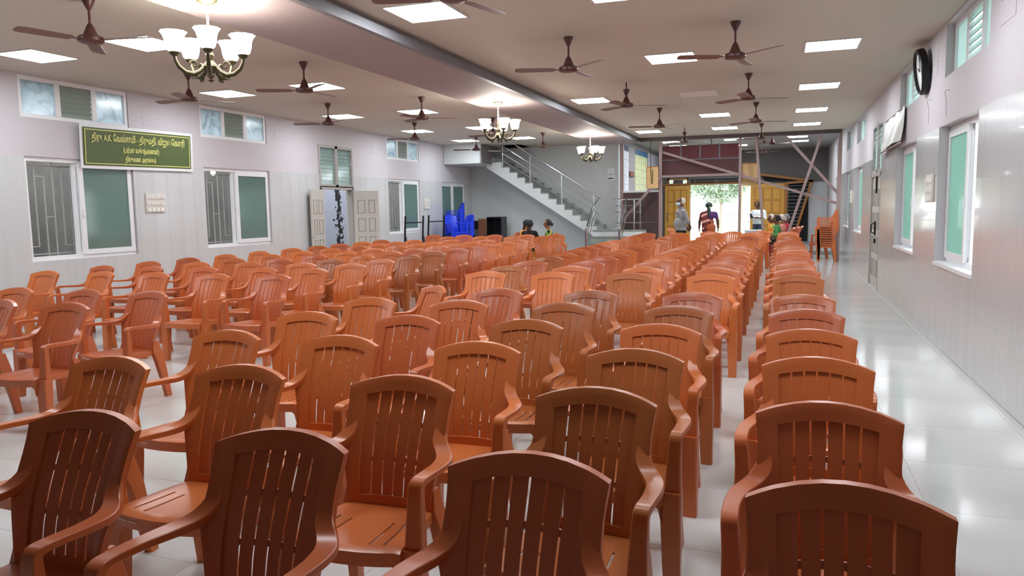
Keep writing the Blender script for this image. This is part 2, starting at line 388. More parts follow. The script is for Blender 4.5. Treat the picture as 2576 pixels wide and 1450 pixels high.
def window_up(side, h, label, glass, lou):
    WN[0] += 1; s = -1 if side == 'L' else 1; X = XL if side == 'L' else XR
    y0, y1, z0, z1 = h; xa, xb = X+s*(.03 if side == 'L' else .09), X+s*(.09 if side == 'L' else .15); w = (y1-y0)/3
    root = struct(empty('window_%d' % WN[0]), label, 'window')
    mb = MB(); frame_rect(mb, min(xa,xb), max(xa,xb), y0, y1, z0, z1, .055)
    for k in (1, 2): mb.box(xa, xb, y0+w*k-.04, y0+w*k+.04, z0+.05, z1-.05)
    mb.build('window_frame', 'white_upvc', root)
    for k in (0, 2): MB().box((xa+xb)/2-.004, (xa+xb)/2+.004, y0+w*k+.03, y0+w*(k+1)-.03, z0+.05, z1-.05).build('pane', glass, root, 0)
    n = 6; hh = (z1-z0-.11)/n
    for k in range(n):
        zc = z0+.055+hh*(k+.5); d = hh*.60
        mb = MB(); ca, sa = math.cos(R(24)), math.sin(R(24)); xm = (xa+xb)/2
        mb.bar((xm, y0+w+.042, zc), (xm, y0+2*w-.042, zc), .006, d*2.0, up=(-s*sa*-1, 0, ca)); mb.build('louvre_slat', lou, root, 0)
    return root
nl = ['first','second','third','fourth','fifth']
for h, t in zip(LW, ('tall white sliding window below the green banner', 'tall white window between the switch board and the open double door', 'tall white window behind the black metal stands', 'closed dark green window behind the blue chair stacks')):
    window_low('L', h, t, 'green_glass', both=(h[0] > 21))
for h, t in zip(LU, ('wide louvre vent window above the green banner', 'louvre vent window second along the left wall', 'louvre vent window near the staircase landing')):
    window_up('L', h, t, 'dirty_glass', 'louvre_glass')
for h, t in zip(RW, ('large white window nearest the camera on the right wall', 'white window below the silver banner', 'narrow-looking white window beyond the right-hand door', 'white window behind the stacked orange chairs', 'white window of the entrance lobby')):
    window_low('R', h, t, 'green_glass_daylit')
for h, t in zip(RU, ('louvre vent window above the nearest right window', 'louvre vent window beside the wall clock', 'louvre vent window beyond the right-hand door', 'farthest louvre vent window of the hall on the right wall', 'louvre vent window of the entrance lobby')):
    window_up('R', h, t, 'louvre_glass_bright', 'louvre_glass_bright')

# ------------------------------------------------------------------ double doors with louvre fanlights
def fanlight(root, X, s, y0, y1, z0, z1, lou):
    mb = MB(); frame_rect(mb, min(X+s*.02, X+s*.12), max(X+s*.02, X+s*.12), y0, y1, z0, z1, .06); ym = (y0+y1)/2; mb.box(X+s*.02, X+s*.12, ym-.05, ym+.05, z0, z1)
    mb.build('fanlight_frame', 'grey_frame', root)
    n = 9; hh = (z1-z0-.12)/n
    for a, b in ((y0+.06, ym-.05), (ym+.05, y1-.06)):
        for k in range(n):
            zc = z0+.06+hh*(k+.5); mb = MB(); t = R(38 if k > 4 else 8)
            mb.bar((X+s*.07, a, zc), (X+s*.07, b, zc), .006, hh*1.12, up=(s*math.sin(t), 0, math.cos(t))); mb.build('louvre_slat', lou, root, 0)
def leaf(root, w, h, hinge, ang, flip, m='door_paint'):
    """door leaf hinged at its local origin, panels on both faces"""
    e = MB().bbox(0, w, -.02, .02, .01, h, .003).build('door_leaf', m, root); e.location = hinge; e.rotation_euler = (0,0,ang)
    for side in (-1, 1):
        n = 4
        for k in range(n):
            for cx, cw in ((w*.30, w*.30), (w*.72, w*.26)):
                z = .2+(h-.3)*k/n; zh = (h-.3)/n-.12
                mb = MB(); y = side*.0205
                frame_rect2(mb, cx-cw/2, cx+cw/2, y, side*.006, z, z+zh, .016); mb.build('panel_moulding', 'door_groove', e, 0)
    return e
def frame_rect2(mb, a0, a1, y, d, b0, b1, t):
    for x0, x1, z0, z1 in ((a0,a0+t,b0,b1),(a1-t,a1,b0,b1),(a0+t,a1-t,b0,b0+t),(a0+t,a1-t,b1-t,b1)): mb.box(x0, x1, y, y+d, z0, z1)
d1 = struct(empty('door_1'), 'open grey double door with louvre fanlight in the left wall', 'door')
mb = MB(); mb.box(XL-.14, XL+.01, 14.63, 14.70, 0, 2.11); mb.box(XL-.14, XL+.01, 15.98, 16.05, 0, 2.11); mb.box(XL-.14, XL+.01, 14.63, 16.05, 2.08, 2.15); mb.build('door_frame', 'grey_frame', d1)
fanlight(d1, XL+.03, -1, 14.63, 16.05, 2.13, 3.07, 'louvre_glass_bright')
leaf(d1, .62, 2.06, (XL+.03, 14.70, 0), R(-82), 1)
leaf(d1, .62, 2.06, (XL+.03, 15.98, 0), R(48), 1)
MB().bbox(XL+.09, XL+.14, 14.10, 14.16, 1.0, 1.06, .004).build('latch', 'grey_frame', d1)
d2 = struct(empty('door_2'), 'closed grey panelled double door with louvre fanlight in the right wall', 'door')
mb = MB(); mb.box(XR-.005, XR+.14, 14.92, 15.0, 0, 2.12); mb.box(XR-.005, XR+.14, 16.37, 16.45, 0, 2.12); mb.box(XR-.005, XR+.14, 14.92, 16.45, 2.06, 2.13); mb.build('door_frame', 'grey_frame', d2)
fanlight(d2, XR-.01, 1, 14.92, 16.45, 2.13, 3.05, 'louvre_glass_bright')
leaf(d2, .68, 2.05, (XR+.045, 15.0, 0), R(90), 1); leaf(d2, .68, 2.05, (XR+.045, 15.69, 0), R(90), 1)
mb = MB(); mb.tube([(XR-.0, 15.72, 1.0), (XR-.05, 15.72, 1.03), (XR-.05, 15.72, 1.17), (XR-.0, 15.72, 1.2)], .012, 6); mb.bbox(XR+.0, XR+.02, 15.67, 15.77, .97, 1.23, .004); mb.build('handle', 'black_metal', d2)
MB().bbox(XR+.0, XR+.025, 15.65, 15.77, .82, .9, .004).build('lock', 'black_metal', d2)
MB().bbox(XR-.005, XR+.02, 15.60, 15.66, 1.75, 2.08, .004).build('bolt', 'black_metal', d2)

# ------------------------------------------------------------------ plastic armchair
def interp(t, pts):
    for (a, va), (b, vb) in zip(pts, pts[1:]):
        if t <= b:
            k = (t-a)/(b-a); k = max(0, min(1, k)); return va+(vb-va)*k
    return pts[-1][1]
def smooth_i(t, pts):
    h = .03; return (interp(t-h, pts)+2*interp(t, pts)+interp(t+h, pts))/4
YC = [(.40,-.115),(.46,-.112),(.55,-.095),(.65,-.062),(.75,-.018),(.83,.022),(.91,.055)]
HW = [(.40,.182),(.50,.188),(.58,.206),(.64,.229),(.69,.226),(.74,.222),(.80,.224),(.87,.2335),(.92,.236)]
PB = .69
def back_pt(u, v, d=0):
    zt = .912-.042*u*u; z = .405+v*(zt-.405)
    hw = smooth_i(z, HW); pi = .138+(z-.42)*.052; x = u/PB*pi if abs(u) <= PB else math.copysign(pi+(abs(u)-PB)/(1-PB)*(hw-pi), u); y = smooth_i(z, YC)-(.03+.012*v)*u*u
    return (x, y+d, z)
V0, V1 = .10, .885
def frame_mb():
    us = [-1,-.965,-.85,-.74,-PB,-.45,-.23,0,.23,.45,PB,.74,.85,.965,1]; vs = [0,.05,V0,.2,.3,.4,.5,.6,.7,.8,V1,.93,.975,1]
    mb = MB(); idx = {}
    def vid(i, j, k):
        key = (i, j, k)
        if key not in idx:
            u, v = us[i], vs[j]; e = (abs(u) == 1) or v == 1
            p = back_pt(u, v, .004 if (e and k == 0) else (0 if k == 0 else (.034 if e else .018)))
            idx[key] = len(mb.v); mb.v.append(p)
        return idx[key]
    inside = lambda i, j: -PB-.001 < us[i] and us[i+1] < PB+.001 and V0-.001 < vs[j] and vs[j+1] < V1+.001
    def face(*q): mb.f.append(q); mb.mi.append(0)
    ni, nj = len(us)-1, len(vs)-1
    for i in range(ni):
        for j in range(nj):
            if inside(i, j): continue
            face(vid(i,j,0), vid(i+1,j,0), vid(i+1,j+1,0), vid(i,j+1,0)); face(vid(i,j,1), vid(i,j+1,1), vid(i+1,j+1,1), vid(i+1,j,1))
            if i == 0 or inside(i-1, j): face(vid(i,j,0), vid(i,j+1,0), vid(i,j+1,1), vid(i,j,1))
            if i == ni-1 or inside(i+1, j): face(vid(i+1,j,0), vid(i+1,j,1), vid(i+1,j+1,1), vid(i+1,j+1,0))
            if j == 0 or inside(i, j-1): face(vid(i,j,0), vid(i,j,1), vid(i+1,j,1), vid(i+1,j,0))
            if j == nj-1 or inside(i, j+1): face(vid(i,j+1,0), vid(i+1,j+1,0), vid(i+1,j+1,1), vid(i,j+1,1))
    # cross webs that break the slits
    for vc in (.37, .645):
        secs = []
        for k in range(7):
            u = -PB+2*PB*k/6; secs.append([back_pt(u, vc-.018, .0145), back_pt(u, vc+.018, .0145), back_pt(u, vc+.018, .019), back_pt(u, vc-.018, .019)])
        mb.loft(secs)
    return mb
def slat_mb(k):
    mb = MB(); gap = .016; w = 2*PB/6; a, b = -PB+w*k+(gap if k else .0), -PB+w*(k+1)-(gap if k < 5 else .0); secs = []
    for j in range(9):
        v = V0-.004+(V1-V0+.008)*j/8; m = (a+b)/2
        secs.append([back_pt(a, v, .0105), back_pt(m, v, .0085), back_pt(b, v, .0105), back_pt(b, v, .0155), back_pt(a, v, .0155)])
    return mb.loft(secs)
def seat_mb():
    xs = [-1,-.9,-.70,-.655,-.45,-.405,0,.405,.45,.655,.70,.9,1]; ts = [0,.05,.12,.2,.32,.46,.6,.75,.88,1]; mb = MB(); top = {}; bot = {}
    def P(i, j, low):
        s, t = xs[i], ts[j]; hw = .236-.05*t
        yf = -.505-.028*(1-s*s); y = yf+(-.085-yf)*t; x = s*hw*(1+.05*math.sin(t*3)*(1-abs(s)))
        z = .436-.016*(1-s*s)*(1-(2*t-1)**2*.6)-.012*t-(.010 if j == 0 else 0)-(.006 if abs(s) == 1 else 0)
        if low:
            z -= .006 if 0 < i < len(xs)-1 and 0 < j else .0
            if j == 0: z -= .052; y += .004
            elif i in (0, len(xs)-1): z -= .04
        return (x, y, z)
    def g(dct, i, j, low):
        if (i, j) not in dct: dct[(i,j)] = len(mb.v); mb.v.append(P(i, j, low))
        return dct[(i,j)]
    def face(*q): mb.f.append(q); mb.mi.append(0)
    slot = lambda i, j: i in (2, 4, 7, 9) and 1 < j < 6
    nx, ny = len(xs)-1, len(ts)-1
    T = lambda i, j: g(top, i, j, 0); B = lambda i, j: g(bot, i, j, 1)
    for i in range(nx):
        for j in range(ny):
            if slot(i, j): continue
            face(T(i,j), T(i+1,j), T(i+1,j+1), T(i,j+1)); face(B(i,j), B(i,j+1), B(i+1,j+1), B(i+1,j))
            if i == 0 or slot(i-1, j): face(T(i,j), T(i,j+1), B(i,j+1), B(i,j))
            if i == nx-1 or slot(i+1, j): face(T(i+1,j), B(i+1,j), B(i+1,j+1), T(i+1,j+1))
            if j == 0 or slot(i, j-1): face(T(i,j), B(i,j), B(i+1,j), T(i+1,j))
            if j == ny-1 or slot(i, j+1): face(T(i,j+1), T(i+1,j+1), B(i+1,j+1), B(i,j+1))
    return mb
def sweep(mb, path, sx):
    """rectangular section, width along x, thickness across the path in the y-z plane, rounded corners"""
    secs = []
    pts = [Vector((p[0]*sx, p[1], p[2])) for p in path]
    for i, p in enumerate(pts):
        t = (pts[min(i+1, len(pts)-1)]-pts[max(i-1, 0)]); t = Vector((0, t.y, t.z)).normalized(); n = Vector((1,0,0)).cross(t)
        w, h = path[i][3]/2, path[i][4]/2; b = min(w, h)*.22
        q = []
        for a, c in ((-w+b,-h),(w-b,-h),(w,-h+b),(w,h-b),(w-b,h),(-w+b,h),(-w,h-b),(-w,-h+b)): q.append(tuple(p+Vector((a,0,0))+n*c))
        secs.append(q)
    return mb.loft(secs)
ARM = [(.196,-.012,.800,.020,.004),(.196,-.042,.735,.044,.012),(.204,-.072,.692,.060,.024),(.223,-.098,.665,.068,.028),(.247,-.135,.650,.070,.028),(.268,-.190,.647,.064,.026),(.279,-.270,.651,.056,.024),(.281,-.345,.656,.052,.024),(.280,-.405,.658,.052,.024),(.278,-.436,.652,.052,.030),(.276,-.444,.630,.052,.036),(.271,-.440,.56,.056,.044),(.268,-.440,.47,.064,.050),(.266,-.440,.405,.070,.054)]
def crom(P, n=3):
    out = []
    for i in range(len(P)-1):
        a, b, c, d = P[max(i-1,0)], P[i], P[i+1], P[min(i+2,len(P)-1)]
        for k in range(n):
            t = k/n; out.append(tuple(.5*(2*q+(r-p)*t+(2*p-5*q+4*r-w)*t*t+(3*q-p-3*r+w)*t**3) for p, q, r, w in zip(a, b, c, d)))
    return out+[P[-1]]
def arm_mb(s): return sweep(MB(), crom(ARM, 2), s)
def leg_mb(s, front):
    if front: path = [(.262,-.445,.42,.084,.075),(.262,-.450,.30,.084,.070),(.266,-.456,.12,.076,.060),(.270,-.460,.0,.068,.054)]
    else: path = [(.182,-.098,.50,.020,.05),(.186,-.100,.42,.040,.088),(.198,-.080,.33,.052,.080),(.212,-.050,.15,.048,.062),(.222,-.028,.0,.044,.052)]
    mb = sweep(MB(), path, s)
    if front:
        # curved gusset from the leg to the seat apron
        x0, x1 = s*.225, s*.165
        mb.add([(x0,-.50,.40),(x1,-.508,.40),(x0,-.492,.30),(x0,-.47,.40),(x1,-.478,.40),(x0,-.462,.30),((x0*.8+x1*.2),-.495,.355),((x0*.8+x1*.2),-.465,.355)], [(0,1,6),(0,6,2),(3,7,4),(3,5,7),(1,4,7,6),(6,7,5,2),(0,3,4,1),(0,2,5,3)])
    return mb
CH = dict(backrest=frame_mb().mesh('backrest', 40), seat=seat_mb().mesh('seat', 40))
for k in range(6): CH['slat%d' % k] = slat_mb(k).mesh('slat', 50)
for s, n in ((-1,'l'),(1,'r')):
    CH['arm'+n] = arm_mb(s).mesh('armrest', 38); CH['lf'+n] = leg_mb(s, True).mesh('leg', 40); CH['lr'+n] = leg_mb(s, False).mesh('leg', 40)
whole = MB()
for f in [frame_mb(), seat_mb()]+[slat_mb(k) for k in range(6)]+[g for s in (-1,1) for g in (arm_mb(s), leg_mb(s,True), leg_mb(s,False))]: whole.add(f.v, f.f)
CH['whole'] = whole.mesh('plastic_armchair', 40)
for me in CH.values(): me.materials.append(MATS['plastic_orange'])
PARTS = [('backrest','backrest'),('seat','seat'),('armrest','arml'),('armrest','armr'),('leg','lfl'),('leg','lfr'),('leg','lrl'),('leg','lrr')]+[('slat','slat%d' % k) for k in range(6)]
_t = empty('tmp'); LET = text_mesh('lettering', 'CAMAL Campher', .0145, 'lettering_pale', _t, Matrix.Translation((-.185,-.53,.402)) @ Matrix.Rotation(R(90), 4, 'X'), .0005, 'LEFT', None, .0003).data
LET2 = text_mesh('lettering', 'RM', .0145, 'lettering_pale', _t, Matrix.Translation((-.135,-.53,.402)) @ Matrix.Rotation(R(90), 4, 'X'), .0003, 'LEFT').data
for me in (LET, LET2):
    for v in me.vertices: v.co.y = v.co.y+.53-.503-.028*(1-(v.co.x/.236)**2)-.004
for c in list(_t.children)+[_t]: bpy.data.objects.remove(c, do_unlink=True)
def chair(x, y, yaw, m, label, group, full, z=0, name='plastic_armchair', let=None, tilt=0):
    if full:
        root = empty(name, (x,y,z), yaw)
        for n, k in PARTS: omat(obj(n, CH[k], root), m)
        if let: obj('lettering', let, root)
    else:
        root = obj(name, CH['whole'], None, (x,y,z)); root.rotation_euler = (0,0,yaw); omat(root, m)
    return tag(root, label, 'chair', group)

KS = .9733
XC = [.165,-.665,-1.497,-2.33,-3.112]
YR = [1.955,2.785,3.625,4.45,5.31,6.16,7.86,8.67,9.48,10.34,11.18,12.06,12.94,13.80,14.69,15.60,17.32,18.50,19.5]
LX = [-5.42,-6.21,-7.10,-7.98,-8.87]
LY = [4.50,5.34,7.10,7.95,8.80,9.56,10.46,11.37,12.3,13.19,14.06,14.9,15.82,17.7,18.8]
YAWS = {(0,0):-1.3,(0,1):-1.6,(0,2):-2.5,(0,3):-2.6,(0,4):-4,(0,5):-1.5,(1,0):0,(1,1):-2.7,(1,2):-2.6,(1,3):-4.5,(1,4):-3.7,(1,5):-5,(2,0):1.9,(2,1):1,(2,2):1.2,(2,3):-1.2,(2,4):-1.8,(2,5):-1.9,(3,0):2.1,(3,1):.6,(3,2):-.3,(3,3):-.9,(3,4):1.9,(3,5):-4.5,(4,1):1.1,(4,2):-.3,(4,3):1.3,(4,4):-1.3,(4,5):-40}
TONE = {(1,1):'plastic_brown',(1,2):'plastic_brown',(1,4):'plastic_brown',(2,3):'plastic_brown',(2,4):'plastic_brown',(2,5):'plastic_brown',(2,6):'plastic_brown',(3,2):'plastic_orange',(2,2):'plastic_orange',(1,3):'plastic_terracotta',(1,6):'plastic_orange',(0,6):'plastic_brown',(0,0):'plastic_red',(0,1):'plastic_red',(0,4):'plastic_red',(1,0):'plastic_red',(3,0):'plastic_rust',(2,0):'plastic_rust',(4,6):'plastic_orange',(4,7):'plastic_brown',(4,9):'plastic_brown',(3,6):'plastic_orange',(1,5):'plastic_red'}
COLN = ['single file right of the aisle','column just left of the aisle','second column left of the aisle','third column left of the aisle','fourth column left of the aisle']
def tone_word(m): return {'plastic_brown':'brownish','plastic_orange':'orange','plastic_red':'reddish','plastic_terracotta':'terracotta','plastic_rust':'rust-coloured'}[m]
rnd = random.Random(5)
for ci, x in enumerate(XC):
    n = 0
    for ri, y in enumerate(YR):
        if (ci, ri) == (4, 0): continue
        if ci == 0 and ri >= 17: y = (19.06, 20.0)[ri-17]
        n += 1
        m = TONE.get((ci, ri)) or rnd.choice(['plastic_terracotta','plastic_terracotta','plastic_orange','plastic_red'])
        far = ri > 6
        yaw = YAWS.get((ci, ri), rnd.uniform(-5, 1)); dx, dy = (rnd.uniform(-.012,.012), rnd.uniform(-.03,.03)) if far else (0, 0)
        px, py = (x+dx-(.0 if ri < 7 else .003*(ri-6)*ci))*KS, (y+dy)*KS
        lab = '%s plastic armchair, %s from the front in the %s' % (tone_word(m), ORD[n-1], COLN[ci])
        if (ci, ri) == (4, 5): lab = 'plastic armchair turned sideways, out of line, beside the cross aisle'; px += .09; py += .12
        chair(px, py, R(yaw), m, lab, 'chairs in the block beside the aisle', ri < 12, let=(LET2 if (ci, ri) == (2, 1) else LET if ri < 6 else None))
LCOL = ['column nearest the chandeliers','second column','middle column','fourth column','column along the left wall']
for ci, x in enumerate(LX):
    n = 0
    for ri, y in enumerate(LY):
        if ri == 0 and ci > 1 or ri == 1 and ci > 2: continue
        n += 1
        m = rnd.choice(['plastic_terracotta','plastic_orange','plastic_orange','plastic_red'])
        if (ci, ri) in ((0,6),(0,7),(1,5)): m = 'plastic_brown'
        if ri < 2: m = ('plastic_red','plastic_red','plastic_terracotta')[ci]
        if (ci, ri) == (4, 13): continue
        yaw = {(0,0):3,(0,1):-5,(1,1):-3.5,(2,1):0}.get((ci,ri), rnd.uniform(-8,0))
        if ci == 0 and ri >= 13: yaw = 12
        px, py = (x-.011*max(0, ri-9)+rnd.uniform(-.02,.02))*KS, (y+rnd.uniform(-.03,.03))*KS
        lab = '%s plastic armchair in the left block, %s from its front, %s' % (tone_word(m), ORD[n-1], LCOL[ci])
        chair(px, py, R(yaw), m, lab, 'chairs in the left block', y < 11.5, let=(LET if y < 6 else None))
# odd chairs near the entrance
chair(-3.12*KS, 22.6, R(75), 'plastic_orange', 'orange plastic armchair turned sideways beside the standing man in grey', None, False)
chair(-1.15, 19.75, R(-8), 'plastic_orange', 'orange plastic armchair standing alone behind the last aisle rows', None, False)
chair(-.47, 20.1, R(-14), 'plastic_orange', 'orange plastic armchair at the far end of the aisle with legs showing', None, False)
chair(-1.72, 19.85, R(14), 'plastic_terracotta', 'terracotta plastic armchair turned askew in front of the woman in the patterned saree', None, False)
for k in range(10):
    chair(1.42-.004*k, 22.28, R(-90), 'plastic_orange' if k % 3 else 'plastic_terracotta', 'orange plastic armchair stacked by the right wall, %s from the bottom' % ORD[k], 'stacked orange chairs', False, z=.058*k)
chair(1.28, 23.55, R(-90), 'plastic_red', 'single orange plastic armchair half hidden behind the tall stack', None, False)
for sx, sy, n, yw, nm in ((-9.2,20.5,9,62,'left stack'),(-9.28,21.6,15,-58,'tallest stack'),(-8.76,20.95,9,-40,'right stack')):
    for k in range(n):
        chair(sx, sy, R(yw), 'plastic_blue', 'bright blue plastic armchair, %s up in the %s under the landing' % (ORD[k], nm), 'stacked blue chairs', False, z=.062*k)

# ------------------------------------------------------------------ ceiling light panels
def panel(x, y, lit, label, zc=ZC, w=.6, d=.62):
    t = empty('ceiling_light', (x, y, zc)); mb = MB(); o = .035
    o = .02
    for a in ((-w/2-o,w/2+o,-d/2-o,-d/2),(-w/2-o,w/2+o,d/2,d/2+o),(-w/2-o,-w/2,-d/2,d/2),(w/2,w/2+o,-d/2,d/2)): mb.box(*a, -.012, .0)
    mb.build('frame', 'led_frame', t, 0)
    mb = MB(); mb.box(-w/2, w/2, -d/2, d/2, -.011, -.002); mb.build('diffuser', 'led_diffuser' if lit else 'unlit_diffuser', t, 0)
    return tag(t, label, 'ceiling light', 'square ceiling lights')
PC = [(.54,'nearest the right wall'),(-1.40,'between the right fan rows'),(-3.32,'next to the steel channel'),(-6.82,'left of the chandeliers'),(-8.52,'nearest the left wall')]
PY = [3.5,6.95,10.32,13.78,17.17,20.2]  # nearest row is out of view, added along the grid to brighten front chairs
for x, w in PC:
    for k, y in enumerate(PY):
        if (x, k) == (-3.32, 2) or (x, k) == (-3.32, 4): continue
        lit = not (x == -1.40 and k == 3)
        panel(x, y, lit, ('lit' if lit else 'unlit')+' square ceiling light %s, %s' % (w, ('added unseen above the picture edge','near the closest chandelier','between near and middle chandeliers','just past the middle chandelier','just before the far chandelier','at the staircase end')[k]))
for k, (x, y) in enumerate(((.37,23.95),(.42,25.9),(.5,27.7),(-3.4,24.0),(-3.5,25.9),(-3.5,27.8),(-1.5,23.3),(-1.5,25.9),(-1.5,28.5))):
    panel(x, y, True, 'square light on the lobby ceiling, %s from the hall, %s' % (ORD[k % 3], ('right side','left side','middle')[k//3]), ZC2)

# ------------------------------------------------------------------ ceiling fans
CAN = MB().lathe([(.016,0),(.055,-.002),(.055,-.02),(.018,-.095),(.0125,-.10)], 14).mesh('canopy')
ROD = MB().lathe([(.0115,-.005),(.0115,-.26)], 8).mesh('down_rod')
MOT = MB().lathe([(.014,-.215),(.028,-.235),(.055,-.30),(.06,-.318),(.10,-.332),(.112,-.345),(.112,-.372),(.098,-.385),(.05,-.392),(.0,-.393)], 20).mesh('motor')
def blade_mesh():
    mb = MB(); secs = []
    for r, w, a in ((.095,.04,0),(.15,.05,6),(.18,.12,9),(.35,.125,10),(.55,.13,10),(.60,.11,10),(.615,.06,10)):
        c, s = math.cos(R(a))*w/2, math.sin(R(a))*w/2
        secs.append([(r,-c,-.362-s-.002),(r,c,-.362+s-.002),(r,c,-.362+s+.002),(r,-c,-.362-s+.002)])
    return mb.loft(secs).mesh('blade')
BLD = blade_mesh()
for me, m in ((CAN,'fan_brown'),(ROD,'fan_brown'),(MOT,'fan_brown'),(BLD,'fan_blade')): me.materials.append(MATS[m])
def fan(x, y, a, label, zc=ZC, low=False):
    t = empty('ceiling_fan', (x, y, zc), R(a))
    c = obj('canopy', CAN, t)
    if low: c.location.z = -.11
    obj('down_rod', ROD, t); obj('motor', MOT, t)
    for k in range(3): b = obj('blade', BLD, t); b.rotation_euler = (0,0,R(120*k))
    return tag(t, label, 'fan', 'brown ceiling fans')
FC = [(-.5,'right-hand fan row'),(-2.33,'fan row beside the steel channel'),(-5.88,'fan row left of the chandeliers'),(-7.75,'fan row by the left wall')]
FA = {(-.5,8.6):79,(-2.33,8.6):79,(-5.88,5.35):12,(-5.88,8.6):85,(-7.75,8.6):55,(-2.33,12.03):20,(-.5,12.03):22,(-.5,15.47):24,(-2.33,15.47):76,(-5.88,12.03):24,(-7.75,12.03):84,(-7.75,15.47):88,(-2.33,5.35):75}
for x, w in FC:
    for k, y in enumerate((5.35,8.6,12.03,15.47,19.1)):
        if x == -.5 and k == 0 or x == -7.75 and k == 0: continue
        a = next((v for (fx, fy), v in FA.items() if fx == x and abs(fy-y) < .2), rnd.uniform(0, 120))
        fan(x, y+(.5 if x > -3 and k == 4 else 0), a, 'brown three-blade ceiling fan, %s along the %s' % (ORD[k-(1 if x in (-.5,-7.75) else 0)], w), low=(x == -2.33 and k in (2, 4)))
for k, (x, y) in enumerate(((-2.1,24.6),(-.75,25.4),(-.6,27.2),(-.3,23.6))): fan(x, y, 30+25*k, 'brown ceiling fan in the lobby, %s of four' % ('leftmost','third from the right','farthest','nearest')[k], ZC2)

# ------------------------------------------------------------------ chandeliers
def chandelier(x, y, label):
    t = empty('chandelier', (x, y, 3.38))
    MB().lathe([(.0,-.001),(.085,-.001),(.088,-.012),(.05,-.035),(.02,-.05),(.0,-.052)], 18).build('ceiling_plate', 'brass', t)
    ch = MB()
    for k in range(9):
        z = -.05-.031*k; pts = []
        for j in range(10):
            a = 2*math.pi*j/10; q = (.011*math.cos(a), 0) if k % 2 else (0, .011*math.cos(a)); pts.append((q[0], q[1], z-.016+.022*math.sin(a)))
        ch.tube(pts, .0032, 5, closed=True)
    ch.build('chain', 'chain_white', t)
    MB().lathe([(.0,-.31),(.018,-.315),(.026,-.345),(.012,-.385),(.02,-.42),(.036,-.46),(.022,-.50),(.05,-.53),(.062,-.555),(.045,-.59),(.024,-.61),(.03,-.628),(.012,-.65),(.0,-.655)], 14).build('stem', 'brass', t)
    # lowest leaf finial
    MB().lathe([(.0,-.655),(.016,-.662),(.03,-.668),(.008,-.676),(.0,-.69)], 8).build('finial', 'brass', t)
    for k in range(5):
        a = R(20+72*k); d = Vector((math.cos(a), math.sin(a), 0))
        prof = [(.05,-.56),(.09,-.60),(.14,-.625),(.20,-.615),(.25,-.575),(.275,-.525),(.28,-.49)]
        am = MB(); am.tube([d*r+Vector((0,0,z)) for r, z in prof], [.016,.018,.02,.02,.018,.015,.014], 8)
        # scroll ornament on the arm
        sc = [(.13+.035*math.cos(q)*(1-q/9), -.545+.035*math.sin(q)*(1-q/9)) for q in [i*.7 for i in range(10)]]
        am.tube([d*r+Vector((0,0,z)) for r, z in sc], [.012-.0008*i for i in range(10)], 6)
        am.tube([d*r+Vector((0,0,z)) for r, z in [(.10,-.60),(.12,-.655),(.15,-.66),(.155,-.64)]], [.012,.011,.008,.004], 6)
        arm = am.build('arm', 'brass', t)
        c = d*.28
        MB().lathe([(.012,-.495),(.034,-.48),(.046,-.462),(.042,-.458),(.0,-.458)], 12, (c.x,c.y,0)).build('cup', 'brass', arm)
        secs = []
        for r, z, wv in ((.036,-.462,0),(.060,-.440,0),(.072,-.40,0),(.076,-.36,0),(.086,-.325,.02),(.104,-.298,.05),(.101,-.296,.05),(.083,-.325,.02),(.072,-.36,0),(.067,-.40,0),(.055,-.436,0),(.03,-.456,0)):
            secs.append([(c.x+r*(1+wv*math.cos(10*q))*math.cos(q), c.y+r*(1+wv*math.cos(10*q))*math.sin(q), z) for q in [2*math.pi*j/30 for j in range(30)]])
        mb = MB(); mb.loft(secs); mb.build('lamp_shade', 'shade_glass', t)
    li = bpy.data.lights.new('chandelier_bulb', 'POINT'); li.energy = 26; li.color = (1, .97, .92); li.shadow_soft_size = .12
    lo = bpy.data.objects.new('chandelier_bulb', li); COL.objects.link(lo); lo.parent = t; lo.location = (0,0,-.27)
    return tag(t, label, 'chandelier', 'brass chandeliers')
chandelier(-4.58, 5.35, 'brass chandelier with white glass shades nearest the camera')
chandelier(-4.58, 12.31, 'middle brass chandelier with white glass shades')
chandelier(-4.58, 18.92, 'farthest and smallest-looking brass chandelier in front of the staircase')

# ------------------------------------------------------------------ things on the walls
def sheet(n, m, fx, mname, name, parent=None, thick=.002):
    """curved sheet: fx(s,t)->(x,y,z)"""
    mb = MB(); secs = []
    vs = [fx(i/n, j/m) for j in range(m+1) for i in range(n+1)]
    k = len(vs); off = Vector(fx.off)*thick if hasattr(fx, 'off') else Vector((thick,0,0))
    fs = []
    for j in range(m):
        for i in range(n):
            a = j*(n+1)+i; fs.append((a, a+1, a+n+2, a+n+1)); fs.append((k+a, k+a+n+1, k+a+n+2, k+a+1))
    edge = [(j*(n+1), (j+1)*(n+1)) for j in range(m)]+[(j*(n+1)+n, (j+1)*(n+1)+n) for j in range(m)]+[(i, i+1) for i in range(n)]+[(m*(n+1)+i, m*(n+1)+i+1) for i in range(n)]
    for a, b in edge: fs.append((a, b, k+b, k+a))
    mb.add(vs+[tuple(Vector(v)+off) for v in vs], fs)
    return mb.build(name, mname, parent, 60)
bn = empty('name_banner', (XL+.045, 9.6, 2.62)); bn.rotation_euler = (R(.8), R(3), 0)
def bfx(i, o):
    def g(s, t):
        y, z = -1.125+i+(2.25-2*i)*s, -.325+i+(.65-2*i)*t; return (o+.006*math.sin(2.2*y)*math.cos(4*z), y, z)
    return g
sheet(12, 6, bfx(0, 0), 'banner_white', 'banner_sheet', bn, .004)
sheet(12, 6, bfx(.045, .0055), 'banner_green', 'green_field', bn, .001)
mb = MB()
for a in ((-1.05,1.05,-.255,-.243),(-1.05,1.05,.243,.255),(-1.05,-1.038,-.243,.243),(1.038,1.05,-.243,.243)): mb.box(.012, .0145, *a)
